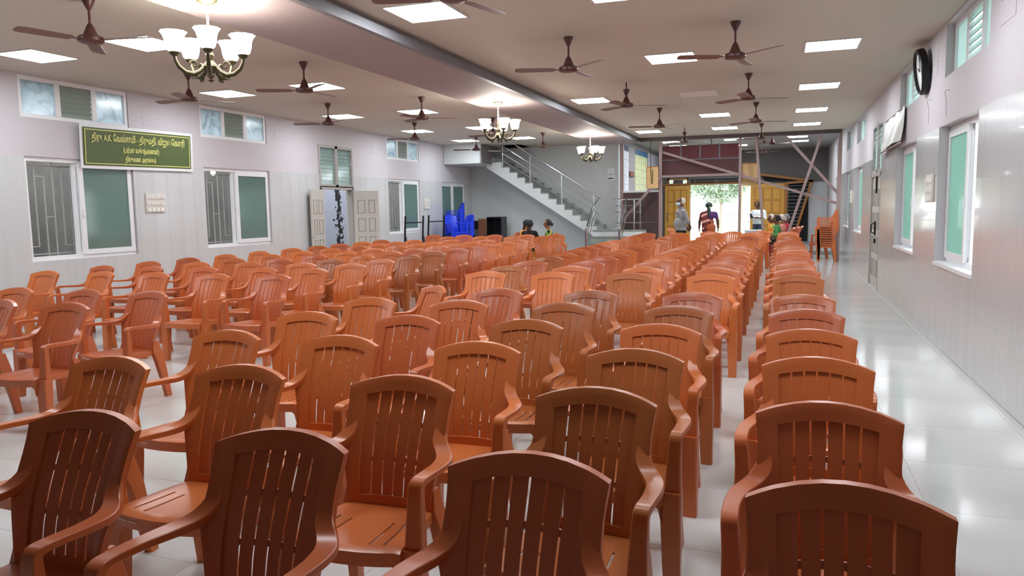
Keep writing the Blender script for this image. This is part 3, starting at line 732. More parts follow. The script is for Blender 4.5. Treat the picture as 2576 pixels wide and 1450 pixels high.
mb.build('yellow_border', 'banner_yellow', bn, 0)
TX = Matrix(((0,0,1,0),(1,0,0,0),(0,1,0,0),(0,0,0,1)))
def btxt(s, y, z, size, w): text_mesh('lettering', s, size, 'banner_yellow', bn, Matrix.Translation((.0145,y,z)) @ TX, .0006, 'CENTER', w, .002)
btxt('\u0ba4\u0bbf\u0bb0\u0bc1. A.K. \u0bc7\u0bb5\u0bb2\u0bcd\u0b9a\u0bbe\u0bae\u0bbf - \u0ba4\u0bbf\u0bb0\u0bc1\u0bae\u0ba4\u0bbf. \u0bb5\u0bbf\u0b9c\u0baf \u0bc6\u0b95\u0bb3\u0bb0\u0bbf', 0.0, .135, .135, 1.86)
btxt('(\u0baa\u0bb0\u0bcd\u0bae\u0bbe \u0bb2\u0b95\u0bcd\u0bb7\u0bcd\u0bae\u0ba3\u0ba9\u0bcd)', .0, -.03, .11, .72)
btxt('\u0ba4\u0bbf\u0bb0\u0bc1\u0bae\u0ba3 \u0b85\u0bb0\u0b99\u0bcd\u0b95\u0bae\u0bcd', -.02, -.17, .10, .62)
tag(bn, 'green name banner with yellow lettering and white edge on the left wall', 'banner')
sb = empty('silver_banner', (XR-.03, 13.32, 2.68)); sb.rotation_euler = (0, R(8), 0)
f = lambda s, t: (-.05*math.sin(math.pi*s)*(1-t)+.012*math.sin(19*s+4*t)-.02*t, -1.1+2.2*s, -.25+.5*t+.03*math.cos(3*s)); sheet(20, 8, f, 'silver_flex', 'banner_sheet', sb, .003)
mb = MB(); mb.tube([(-.02,-1.12,.27),(-.02,1.12,.25)], .012, 6); mb.tube([(.0,-1.12,-.25),(.0,1.12,-.27)], .012, 6); mb.build('rod', 'grey_frame', sb)
tag(sb, 'wrinkled silver banner hanging on the right wall above a window', 'banner')
def switch_board(X, s, y, z, w, h, rows, label):
    t = empty('switch_board', (X, y, z)); MB().bbox(0, s*.022, -w/2, w/2, -h/2, h/2, .004).build('plate', 'switch_plate', t)
    for r, n in enumerate(rows):
        zc = h/2-h*(r+.6)/len(rows)
        for k in range(n):
            yc = -w/2+w*(k+.7)/(n+.4); MB().bbox(s*.02, s*.032, yc-w*.28/(n), yc+w*.28/(n), zc-.03, zc+.03, .002).build('switch', 'switch_white', t, 0)
    return tag(t, label, 'switch board', 'switch boards')
switch_board(XL, 1, 9.855, 1.775, .4, .31, (8,8,4), 'wide white switch board on the left wall beside the first window')
switch_board(XL, 1, 20.02, 1.75, .36, .32, (5,5,2), 'white switch board on the left wall beside the blue chair stacks')
switch_board(XR, -1, 10.06, 1.74, .44, .32, (6,4,3), 'white switch board between the two near windows of the right wall')
switch_board(XR, -1, 20.75, 1.73, .4, .32, (4,3,2), 'small-looking white switch board near the stacked orange chairs')
ck = empty('wall_clock', (XR-.02, 10.62, 3.17)); ck.rotation_euler = (0, R(-8), 0)
mb = MB(); secs = []
for r, x in ((.25,.0),(.275,.0),(.28,-.03),(.275,-.075),(.258,-.09),(.242,-.08),(.238,-.05)): secs.append([(x, r*math.cos(q), r*math.sin(q)) for q in [2*math.pi*k/36 for k in range(36)]])
mb.loft(secs, closed=True).build('rim', 'black_metal', ck)
mb = MB(); mb.loft([[(x, .245*math.cos(q), .245*math.sin(q)) for q in [2*math.pi*k/36 for k in range(36)]] for x in (-.045,-.055)]).build('clock_face', 'clock_face', ck)
MB().bar((-.06,0,0), (-.06,.10,.06), .004, .012, up=(1,0,0)).build('hour_hand', 'black_metal', ck); MB().bar((-.062,0,0), (-.062,-.05,.17), .004, .008, up=(1,0,0)).build('minute_hand', 'black_metal', ck)
tag(ck, 'round black-rimmed wall clock high on the right wall', 'clock')
mb = MB().lathe([(.02,.09),(.034,.05),(.045,0),(.04,-.035),(.02,-.055),(0,-.06)], 14); lb = empty('light_bulb', (-10.2, 11.82, 2.36)); mb.build('globe', 'shade_glass', lb)
MB().lathe([(.0,.16),(.022,.158),(.024,.09),(.02,.088)], 10).build('cap', 'white_upvc', lb); MB().tube([(0,0,.15),(0,0,.2),(.06,0,.23),(.27,0,.23)], .01, 6).build('bracket', 'white_upvc', lb)
tag(lb, 'glowing bulb outside the second left window', 'bulb')

# ------------------------------------------------------------------ staircase
st = empty('staircase', (0,0,0)); YN = 22.3
nose = [(-8.46+.2492*(i+1), 3.03-.1667*i) for i in range(13)]
for i, (x, z) in enumerate(nose):
    MB().box(x-.27, x+.012, YN+.02, YS, z-.035, z).build('tread', 'granite_step', st, 0)
    MB().box(x, x+.006, YN+.06, YS, z-.1667, z-.035).build('riser', 'riser_green', st, 0)
low = lambda x: 2.90-(x+8.80)*.632
for i, (x, z) in enumerate(nose):
    x0 = x-.2492-(.26 if i == 0 else 0); zz = z-.035
    MB().add([(x0,YN,low(x0)),(x,YN,low(x)),(x,YN,zz),(x0,YN,zz),(x0,YS,low(x0)),(x,YS,low(x)),(x,YS,zz),(x0,YS,zz)], [(0,1,2,3),(7,6,5,4),(0,4,5,1),(1,5,6,2),(2,6,7,3),(3,7,4,0)]).build('stringer_block', 'stair_wall_paint', st, 0)
mb = MB(); mb.box(XL, -8.54, 21.31, 21.43, 2.94, ZC); mb.box(XL, -8.54, 21.43, YS, 2.94, 3.16); mb.build('landing', 'stair_wall_paint', st, 0)
MB().box(-8.56, -8.535, 21.45, YN, 2.94, ZC).build('landing_side', 'dark_grey_paint', st, 0)
mb = MB(); mb.box(-5.22, -4.79, 21.75, YS, 0, .865); mb.box(-4.79, -3.75, 21.75, 22.45, 0, .865); mb.build('mid_platform', 'stair_wall_paint', st, 0)
mb = MB(); mb.box(-5.22, -4.79, 21.735, YS, .865, .9); mb.box(-4.79, -3.74, 21.735, 22.45, .865, .9); mb.build('platform_slab', 'granite_step', st, 0)
for k in range(4):
    y = 21.75-.26*k; z = .72-.18*k
    MB().box(-5.2, -4.2, y-.275, y, z-.035, z).build('tread', 'granite_step', st, 0); MB().box(-5.2, -4.2, y-.26, y, 0, z-.035).build('riser', 'riser_green', st, 0)
mb = MB(); yr = 22.36
mb.tube([(-7.9,yr,3.6),(-5.34,yr,1.98),(-5.12,yr-.02,1.85),(-5.16,21.6,1.6),(-5.16,20.75,.95)], .027, 8); mb.build('handrail', 'steel', st)
for d in (.28,.5,.72): MB().tube([(-8.5,yr,3.55-d+.42),(-5.34,yr,1.98-d),(-5.16,yr-.05,1.85-d)], .013, 6).build('rail', 'steel', st)
MB().tube([(-8.5,yr-.5,3.33),(-7.9,yr,3.33)], .016, 6).build('rail', 'steel', st)
for x in (-8.2,-7.31,-6.31,-5.32):
    zt = 1.98+(-5.34-x)*.6328; zb = 3.03-(x+8.46)*.669+.02; MB().tube([(x,yr,zb),(x,yr,min(zt,3.6))], .02, 8).build('baluster', 'steel', st)
for x, dd in ((-5.16,0),(-4.22,1)):
    mb = MB(); mb.tube([(x,20.75,0),(x,20.75,.97)], .03, 10); mb.lathe([(.0,1.05),(.025,1.04),(.035,1.01),(.02,.97)], 10, (x,20.75,0)); mb.build('newel', 'steel', st)
    for d in (.25,.5): MB().tube([(x,21.8,1.8-d),(x,20.75,.95-d)], .013, 6).build('rail', 'steel', st)
MB().tube([(-4.22,21.8,1.8),(-4.22,20.75,.95)], .027, 8).build('handrail', 'steel', st)
MB().tube([(-4.6,21.8,1.78),(-3.78,21.8,1.78)], .025, 8).build('handrail', 'steel', st)
for z in (1.1,1.42,1.6): MB().tube([(-4.55,21.8,z),(-3.76,21.8,z)], .013, 6).build('rail', 'steel', st)
for x in (-4.4,-4.0,-3.82): MB().tube([(x,21.8,.9),(x,21.8,1.77)], .02, 8).build('baluster', 'steel', st)
tag(st, 'grey staircase with steel railings rising left along the far wall', 'staircase')
# paper notice with arrow on the wall beside the stair
pn = empty('paper_notice', (-5.03, YS-.004, 2.57)); MB().box(-.11,.11,-.002,.002,-.18,.19).build('sheet', 'paper', pn, 0)
mb = MB(); mb.box(-.05,.08,-.005,-.002,-.135,-.105); mb.add([(-.05,-.005,-.16),(-.05,-.005,-.08),(-.09,-.005,-.12)], [(0,1,2)]); mb.build('arrow', 'hair_black', pn, 0)
text_mesh('lettering', 'PRE-1', .06, 'hair_black', pn, Matrix.Translation((.0,-.004,.0)) @ Matrix.Rotation(R(90), 4, 'X'), .0006)
tag(pn, 'white paper notice with a black left arrow beside the stairs', 'notice')

# ------------------------------------------------------------------ brown steel frame across the lobby mouth
fr = empty('steel_frame', (0,0,0)); YB = 22.15; FW = .07
def member(name, p, q, w=FW, m='brown_steel', y=YB): MB().bar((p[0],y,p[1]), (q[0],y,q[1]), w, w).build(name, m, fr, 0)
member('beam', (-4.5,3.47), (1.46,3.47), .1, 'dark_steel')
member('post', (-3.30,0), (-3.30,3.43), .085); member('post', (-1.11,0), (-1.11,3.43)); member('post', (1.43,0), (1.43,3.43), .1)
member('post', (-.70,3.43), (-.40,0), y=YB-.06); member('post', (-4.5,.9), (-4.5,3.43), .1, y=YB+.4)
member('brace', (.98,3.43), (-.06,0), y=YB-.05); member('brace', (.09,3.37), (1.43,1.81), y=YB+.06)
member('brace', (-3.28,3.11), (1.42,1.56), y=YB+.08); member('tie', (-3.27,2.41), (-1.12,2.42), .06, y=YB-.04)
member('brace', (-4.4,1.14), (-3.30,2.38), y=YB-.1)
tag(fr, 'brown welded steel frame with crossing braces in front of the entrance lobby', 'steel frame')
def board(name, x0, x1, z0, z1, y, m, label, cat, trim=None):
    t = empty(name, ((x0+x1)/2, y, z0)); w = x1-x0; h = z1-z0
    MB().box(-w/2, w/2, -.01, .01, 0, h).build('sheet', m, t, 0)
    for a in (trim or []): MB().box(*a).build('batten', 'brown_steel' if m != 'tan_board' else 'wood_brown', t, 0)
    return tag(t, label, cat)
mn = empty('maroon_screen', (-2.23, 22.5, 2.43)); MB().box(-1.07,1.07,-.01,.01,0,.45).build('lower_board', 'maroon_board', mn, 0)
for k in range(4): MB().box(-1.07+.535*k+.01,-1.07+.535*(k+1)-.01,-.008,.008,.47,.86).build('net_panel', 'maroon_net', mn, 0)
for k in range(1,4): MB().box(-1.07+.535*k-.02,-1.07+.535*k+.02,-.02,.02,.45,.88).build('upright', 'steel_trim', mn, 0)
MB().box(-1.07,1.07,-.02,.02,.445,.475).build('rail', 'steel_trim', mn, 0)
for k in (1,2): MB().box(-1.07+.71*k-.004,-1.07+.71*k+.004,-.014,-.009,0,.44).build('seam', 'brown_board', mn, 0)
tag(mn, 'maroon board and net screen above the entrance', 'screen')
board('tan_board', -3.67,-3.34, 2.08,2.70, 21.98, 'tan_board', 'tan cardboard panel left of the maroon screen', 'board', [(-.165,-.15,-.02,.0,0,.62),(-.15,.165,-.02,.0,.60,.62)])
board('tan_board', -1.07,-.66, 2.10,2.73, 22.42, 'tan_board', 'tan cardboard panel right of the maroon screen', 'board', [(-.2,.2,-.02,.0,.60,.63)])
mb = MB(); mb.tube([(-3.56,21.95,3.4),(-3.55,21.95,2.7),(-3.53,21.95,2.22),(-3.50,21.95,2.2),(-3.50,21.95,2.6)], .008, 6); tag(mb.build('hanging_cable', 'dark_void'), 'dark cable hanging over the left tan panel', 'cable')
bb = empty('brown_board', (-3.9, 22.5, 0)); MB().box(-.55,.55,-.015,.015,0,1.1).build('lower_sheet', 'brown_board', bb, 0); MB().box(-.55,.55,-.015,.015,1.105,1.98).build('upper_sheet', 'brown_board', bb, 0); MB().box(-.55,.55,-.02,.02,1.98,2.03).build('cap', 'poster_white', bb, 0)
tag(bb, 'dark brown board screen behind the short railing', 'board')
# posters on the lobby wall
def poster(y0, y1, z0, z1, m, head, rows, cols, label, x=-4.745, hh=.12):
    t = empty('poster', (x, (y0+y1)/2, z0)); w = y1-y0; h = z1-z0; MB().box(0,.004,-w/2,w/2,0,h).build('sheet', m, t, 0)
    if head: MB().box(.004,.006,-w/2,w/2,h*(1-hh),h).build('heading', head, t, 0)
    mb = MB(); r2 = random.Random(int(y0*10))
    for r in range(rows):
        z = h*(1-hh)*(r+.5)/rows
        for c in range(cols):
            a = -w/2+w*(c+.12)/cols; b = a+w/cols*r2.uniform(.35,.75); mb.box(.004,.0055,a,b,z-.006,z+.006)
    for k in range(1, 5): mb.box(.004,.0055,-w/2,w/2,h*(1-hh)*k/5-.004,h*(1-hh)*k/5+.004)
    mb.build('print', 'poster_ink', t, 0); return tag(t, label, 'poster')
poster(23.9, 24.85, 2.02, 3.52, 'poster_white', 'poster_navy', 26, 1, 'narrow white list poster with dark heading on the lobby wall')
poster(26.05, 28.5, 2.08, 3.52, 'poster_yellow', 'poster_blue', 30, 5, 'pale yellow chart poster with blue heading on the lobby wall', hh=.13)
poster(28.7, 31.2, 2.5, 3.55, 'poster_white', None, 8, 2, 'white papers pinned on the lobby wall beside the yellow chart')
tag(MB().bbox(-4.745,-4.70,25.0,25.7,2.55,2.72,.01).build('wall_plaque', 'board_red'), 'small reddish plaque between the two posters', 'plaque')

# ------------------------------------------------------------------ entrance doors and surroundings
en = struct(empty('door_3'), 'yellow wooden entrance double door standing open', 'door')
def wood_leaf(x0, x1, z0, z1, y, yaw=0, hinge=None, cols=3, rows=4):
    w = x1-x0; h = z1-z0
    e = MB().bbox(0, w, -.025, .025, 0, h, .004).build('door_leaf', 'wood_yellow', en); e.location = (x0, y, z0); e.rotation_euler = (0,0,yaw)
    for i in range(cols):
        for j in range(rows):
            a = w*.12+(w*.78)*i/cols; b = w*.12+(w*.78)*(i+1)/cols-.02; c = h*.06+(h*.88)*j/rows; d = h*.06+(h*.88)*(j+1)/rows-.03
            mb = MB(); frame_rect2(mb, a, b, -.0255, -.004, c, d, .018); mb.build('panel_moulding', 'wood_groove', e, 0)
            MB().box(a+.03, b-.03, -.034, -.025, c+.03, d-.03).build('panel', 'wood_yellow', e, 0)
wood_leaf(-4.5, -3.5, .12, 2.36, YF-.06); wood_leaf(-1.17, .10, .12, 2.36, YF-.06, cols=3)
mb = MB(); mb.box(DX0-.06, DX0, YF-.05, YF+.12, .12, DZ); mb.box(DX1, DX1+.06, YF-.05, YF+.12, .12, DZ); mb.box(DX0-.06, DX1+.06, YF-.05, YF+.12, DZ, DZ+.07); mb.box(-4.6, DX0-.06, YF-.05, YF+.1, DZ, DZ+.07); mb.build('door_frame', 'wood_brown', en)
mb = MB(); mb.tube([(-4.4,YF-.1,.9),(-4.4,YF-.1,1.3)], .015, 6); mb.build('handle', 'steel_trim', en)
gr = empty('transom_grille', ((DX0+DX1)/2, YF+.08, DZ+.07)); w = (DX1-DX0)/2
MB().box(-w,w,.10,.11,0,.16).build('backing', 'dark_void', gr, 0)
for z in (.05,.10): MB().tube([(-w,0,z),(w,0,z)], .008, 6).build('grille_bar', 'grille_metal', gr)
for x in (-1.0,-.2,-.1,.7,.8): MB().tube([(x,0,0),(x,0,.15)], .008, 6).build('grille_bar', 'grille_metal', gr)
tag(gr, 'narrow black grille above the entrance opening', 'grille')
wn = struct(empty('window_20'), 'small wooden ventilator above the left entrance leaf', 'window'); mb = MB()
for a in ((-4.4,-4.33,2.4,2.66),(-3.64,-3.57,2.4,2.66),(-4.4,-3.57,2.6,2.66)): mb.box(a[0],a[1],YF-.03,YF+.05,a[2],a[3])
mb.build('window_frame', 'wood_brown', wn, 0); MB().box(-4.2,-3.8,YF+.1,YF+.11,2.45,2.6).build('shutter', 'dark_grey_paint', wn, 0)
# wooden frame with window grille leaning beside the right leaf
wg = empty('wooden_grille_frame', (0, YF-.2, 0))
for p, q, n in (((-.85,2.72),(1.1,2.42),'top_rail'),((.10,2.36),(1.1,2.42),'rail'),((1.06,2.42),(.42,.12),'leaning_post'),((.14,.12),(.16,2.36),'post')): MB().bar((p[0],0,p[1]), (q[0],0,q[1]), .1, .09).build(n, 'wood_brown', wg, 0)
for k in range(14):
    z = .5+k*.135; MB().tube([(.2,.03,z),(.42+(z-.12)*.278,.03,z)], .009, 5).build('grille_bar', 'grille_metal', wg)
for a in (.24,.8): MB().tube([(a if a < .5 else .62,.035,.3 if a < .5 else .9),(a if a < .5 else .98,.035,2.3)], .008, 5).build('grille_bar', 'grille_metal', wg)
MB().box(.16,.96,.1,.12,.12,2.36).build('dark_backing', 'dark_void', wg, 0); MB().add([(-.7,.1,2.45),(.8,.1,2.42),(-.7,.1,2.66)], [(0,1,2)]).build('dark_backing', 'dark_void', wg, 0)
tag(wg, 'slanting wooden frame with horizontal grille bars right of the entrance', 'wooden frame')

# ------------------------------------------------------------------ outside the entrance
def tree(x, y, h, r, n, m, label, seed):
    rd = random.Random(seed); t = empty('tree', (x, y, -.02)); MB().tube([(0,0,0),(.05,.05,h*.4),(0,0,h*.65)], [.07,.06,.04], 8).build('trunk', 'bark', t)
    mb = MB()
    for k in range(n):
        a = rd.uniform(0, 6.28); b = math.acos(rd.uniform(-1,1)); q = r*rd.uniform(.45,1)**.7; c = Vector((q*math.sin(b)*math.cos(a), q*math.sin(b)*math.sin(a), h*.72+.75*q*math.cos(b)))
        d = Vector((rd.uniform(-1,1), rd.uniform(-1,1), rd.uniform(-.6,.6))).normalized(); e = d.cross(Vector((0,0,1))).normalized(); s = rd.uniform(.07,.16)
        mb.add([c-d*s, c+e*s*.4, c+d*s, c-e*s*.4], [(0,1,2,3)])
    tag(mb.build('foliage', m, t, 0), kind='stuff'); return tag(t, label, 'tree')
tree(-3.4, 46, 4.2, 1.9, 6500, 'leaf_pale', 'pale green tree seen through the entrance', 3)
tree(-7.0, 52, 4.2, 2.0, 4500, 'leaf_pale', 'fainter tree at the left of the entrance view', 4)
tree(-2.0, 41, 5.4, 1.6, 4500, 'leaf_green', 'darker green tree at the top of the entrance view', 5)
fe = empty('boundary_railing', (-3.0, 38, 0))
for z in (.35,.75,1.1): MB().tube([(-6,0,z),(6,0,z)], .03, 6).build('rail', 'grille_metal', fe)
for k in range(9): MB().tube([(-6+1.5*k,0,0),(-6+1.5*k,0,1.15)], .035, 6).build('post', 'grille_metal', fe)
tag(fe, 'low railing outside the entrance', 'railing')

# ------------------------------------------------------------------ furniture by the far left corner
def stand(x, y, rz, label):
    t = empty('metal_stand', (x, y, 0), rz)
    for a in (-.29,.29): MB().bar((a,.12,0), (a,0,1.42), .035, .035).build('upright', 'black_metal', t, 0); MB().bar((a,-.28,0), (a,.03,.9), .03, .03).build('leg', 'black_metal', t, 0); MB().box(a-.02,a+.02,-.32,.2,0,.03).build('foot', 'black_metal', t, 0)
    MB().bar((-.29,.015,1.24), (.29,.015,1.24), .035, .03).build('crossbar', 'black_metal', t, 0); MB().bar((-.29,.07,.62), (.29,.07,.62), .03, .03).build('crossbar', 'black_metal', t, 0)
    return tag(t, label, 'stand', 'black metal stands')
stand(-9.25, 18.3, R(62), 'black metal stand in front of the white window'); stand(-9.28, 19.75, R(66), 'black metal stand beside the blue chair stacks')
cb = empty('cabinet', (-8.64, 22.9, 0)); cb.scale = (.6, .8, 1.13); mb = MB()
for a in ((-.42,-.39,-.3,.3,.05,1.12),(.39,.42,-.3,.3,.05,1.12),(-.42,.42,.27,.3,.05,1.12),(-.42,.42,-.3,.3,1.12,1.16),(-.42,.42,-.3,.3,.03,.06),(-.39,.39,-.25,.27,.55,.58)): mb.box(*a)
mb.build('body', 'cabinet_black', cb, 0); d = MB().bbox(0,.42,-.012,.012,.06,1.11,.004).build('door', 'cabinet_brown', cb); d.location = (-.42,-.31,0); d.rotation_euler = (0,0,R(-160)); MB().bbox(.36,.38,-.03,-.012,.5,.62,.003).build('handle', 'black_metal', d)
tag(cb, 'black cabinet with an open brown door under the stairs', 'cabinet')
sp = empty('speaker_box', (-9.32, 23.0, 0)); sp.scale = (.8, 1, 1.1); MB().bbox(-.16,.16,-.16,.16,.0,1.08,.01).build('body', 'cabinet_black', sp); MB().lathe([(.0,0),(.11,0),(.12,-.01),(.05,-.03),(.0,-.03)], 16).build('cone', 'dark_grey_paint', sp).matrix_local = Matrix.Translation((0,-.162,.72)) @ Matrix.Rotation(R(-90), 4, 'X')
tag(sp, 'dark floor speaker left of the cabinet', 'speaker')
ptab = empty('plastic_table', (-.75, 23.6, 0)); MB().bbox(-.28,.28,-.25,.25,.78,.82,.01).build('table_top', 'paper_grey', ptab); MB().box(-.26,.26,-.23,.23,.68,.78).build('apron', 'paper_grey', ptab, 0)
for a in (-1,1):
    for b in (-1,1): MB().bar((a*.25,b*.22,.7), (a*.27,b*.24,0), .04, .04).build('leg', 'paper_grey', ptab, 0)
tag(ptab, 'pale grey plastic table near the man in white', 'table')

# ------------------------------------------------------------------ small wall fittings
def cover(side, y0, y1, z0, z1, label):
    X, s = (XL-.012, 1) if side == 'L' else (XR+.012, -1)
    t = empty('cover_plate', (X, (y0+y1)/2, (z0+z1)/2)); w, h = (y1-y0)/2, (z1-z0)/2; MB().bbox(0, s*.004, -w, w, -h, h, .0015).build('plate', 'wall_paint', t)
    for a in (-1,1): MB().box(s*.004, s*.006, a*w*.8-.008, a*w*.8+.008, -.008, .008).build('screw', 'grey_paint', t, 0)
    return tag(t, label, 'cover plate', 'painted cover plates')
cover('L', 9.72, 10.1, 3.02, 3.28, 'painted square cover plate right of the first louvre vent')
cover('L', 13.1, 13.5, 3.02, 3.26, 'painted square cover plate between the second vent and the open door')
cover('L', 17.0, 17.4, 3.02, 3.26, 'painted square cover plate left of the far louvre vent')
cover('R', 10.0, 10.3, 3.02, 3.34, 'painted square cover plate beside the wall clock')
cover('R', 6.9, 7.35, 3.0, 3.4, 'painted square cover plate at the upper right edge')
for y, z, lab in ((9.3,2.75,'thin wire hanging from a hook under the near louvre vent'),(10.35,2.78,'thin wire hanging below the wall clock')):
    mb = MB(); mb.tube([(XR+.01,y-.08,z),(XR-.03,y-.05,z+.01),(XR-.03,y,z),(XR-.01,y+.01,z-.1),(XR-.005,y+.02,z-.26)], .0022, 5); tag(mb.build('hanging_wire', 'dark_grey_paint'), lab, 'wire')
hb = empty('handbag', (-2.20, 5.28, .572)); MB().bbox(-.06,.06,0,.06,.02,.27,.02).build('bag_body', 'cloth_black', hb); MB().tube([(-.06,.04,.26),(-.05,.0,.315),(.0,-.005,.325),(.05,.0,.315),(.06,.04,.26)], .008, 6).build('strap', 'cloth_black', hb)
tag(hb, 'small black bag hung over the back of a chair beside the cross aisle', 'bag')

# ------------------------------------------------------------------ people
def ell(bm, c, r, rot=None):
    M = Matrix.Translation(c) @ (rot.to_4x4() if rot else Matrix.Identity(4)) @ Matrix.Diagonal((*r, 1))
    bmesh.ops.create_icosphere(bm, subdivisions=2, radius=1, matrix=M)
def cap(bm, p, q, r1, r2):
    p, q = Vector(p), Vector(q); d = q-p; M = Matrix.Translation((p+q)/2) @ d.to_track_quat('Z', 'Y').to_matrix().to_4x4()
    bmesh.ops.create_cone(bm, cap_ends=True, segments=12, radius1=r1, radius2=r2, depth=d.length, matrix=M)
    ell(bm, p, (r1,)*3); ell(bm, q, (r2,)*3)
def limb(bm, pts, rs):
    for (a, b), (ra, rb) in zip(zip(pts, pts[1:]), zip(rs, rs[1:])): cap(bm, a, b, ra, rb)
def remesh(bm, voxel=.013):
    me = bpy.data.meshes.new('t'); bm.to_mesh(me); bm.free(); o = bpy.data.objects.new('t', me); COL.objects.link(o)
    md = o.modifiers.new('r', 'REMESH'); md.mode = 'VOXEL'; md.voxel_size = voxel; md.use_smooth_shade = True
    ms = o.modifiers.new('s', 'SMOOTH'); ms.iterations = 3; ms.factor = .5
    bpy.context.view_layer.update(); me2 = bpy.data.meshes.new_from_object(o.evaluated_get(bpy.context.evaluated_depsgraph_get()))
    bpy.data.objects.remove(o, do_unlink=True); return me2
def hand(bm, w, d, palm, s, curl=.5):
    """palm from wrist w along d, five unequal bent fingers, thumb off the side of the palm"""
    w = Vector(w); d = Vector(d).normalized(); n = Vector(palm).normalized(); n = (n-d*n.dot(d)).normalized(); lat = d.cross(n)
    k = w+d*.085
    for i in (-1.5,-.5,.5,1.5): cap(bm, w+lat*.012*i, k+lat*.019*i, .014, .0125)
    for i, L in zip((-1.5,-.5,.5,1.5), (.062,.078,.074,.058)):
        b = k+lat*.02*i; m = b+d*L*.5+n*L*.5*curl*.6; e = m+d*L*.5*(1-curl*.6)+n*L*.5*curl; cap(bm, b, m, .0095, .009); cap(bm, m, e, .009, .0078)
    t0 = w+d*.03+lat*s*.026; t1 = t0+d*.03+lat*s*.03+n*.012; t2 = t1+d*.03+lat*s*.006+n*.012; cap(bm, t0, t1, .0125, .011); cap(bm, t1, t2, .0105, .009)
def head(bm, c, H, yaw, pitch=0):
    """head, neck base at c; returns local frame matrix of the head centre"""
    M = Matrix.Translation(c) @ Matrix.Rotation(yaw, 4, 'Z') @ Matrix.Rotation(pitch, 4, 'X'); T = lambda x, y, z: M @ Vector((x, y, z)); ro = M.to_3x3()
    ell(bm, T(0,.005,.02), (.074,.092,.088), ro); ell(bm, T(0,-.022,-.035), (.058,.066,.07), ro); ell(bm, T(0,-.05,-.085), (.03,.028,.022), ro)
    cap(bm, T(0,-.086,.012), T(0,-.107,-.022), .009, .014); ell(bm, T(0,-.088,-.058), (.024,.010,.009), ro)
    for s in (-1,1): ell(bm, T(s*.073,.01,-.012), (.011,.02,.03), ro); ell(bm, T(s*.03,-.078,.03), (.02,.012,.008), ro)
    return M
def eyes(root, M):
    for s in (-1,1):
        mb = MB(); c = M @ Vector((s*.03,-.081,.008)); mb.lathe([(.0,.009),(.008,.006),(.011,0),(.008,-.006),(0,-.009)], 10, c); mb.build('eye', 'hair_black', root)
def hair(root, M, m, long=0, bald=0, name='hair', bun=False):
    bm = bmesh.new(); bmesh.ops.create_uvsphere(bm, u_segments=24, v_segments=16, radius=1)
    dead = [v for v in bm.verts if v.co.y < -.30-(.25 if v.co.z > .55 else 0)*(1-bald) and v.co.z < .78+bald*.3 or v.co.z < -.62]
    if bald: dead += [v for v in bm.verts if v.co.z > .72 and v.co.y < .45]
    bmesh.ops.delete(bm, geom=list(set(dead)), context='VERTS')
    for v in bm.verts: v.co = M @ Vector((v.co.x*.084, v.co.y*.103+.010, v.co.z*.098+.022))
    bmesh.ops.solidify(bm, geom=list(bm.faces), thickness=-.012)
    mb = MB().bm(bm)
    if bun: mb.lathe([(0,.05),(.03,.04),(.045,0),(.03,-.04),(0,-.05)], 12, M @ Vector((0,.12,-.02)))
    if long: mb.tube([M @ Vector((0,.09,-.05)), M @ Vector((.005,.125,-.14)), M @ Vector((.01,.14,-.14-long*.5)), M @ Vector((.01,.12,-.14-long))], [.035,.03,.024,.010], 8)
    return mb.build(name, m, root, 80)
def paint(me, mats, fn):
    for m in mats: me.materials.append(MATS[m])
    idx = [mats.index(fn(p.center)) for p in me.polygons]; me.polygons.foreach_set('material_index', idx)
    me.polygons.foreach_set('use_smooth', [True]*len(me.polygons)); me.update()
def person(loc, rz, label, build):
    t = empty('person', loc, rz); build(t); return tag(t, label, 'person')

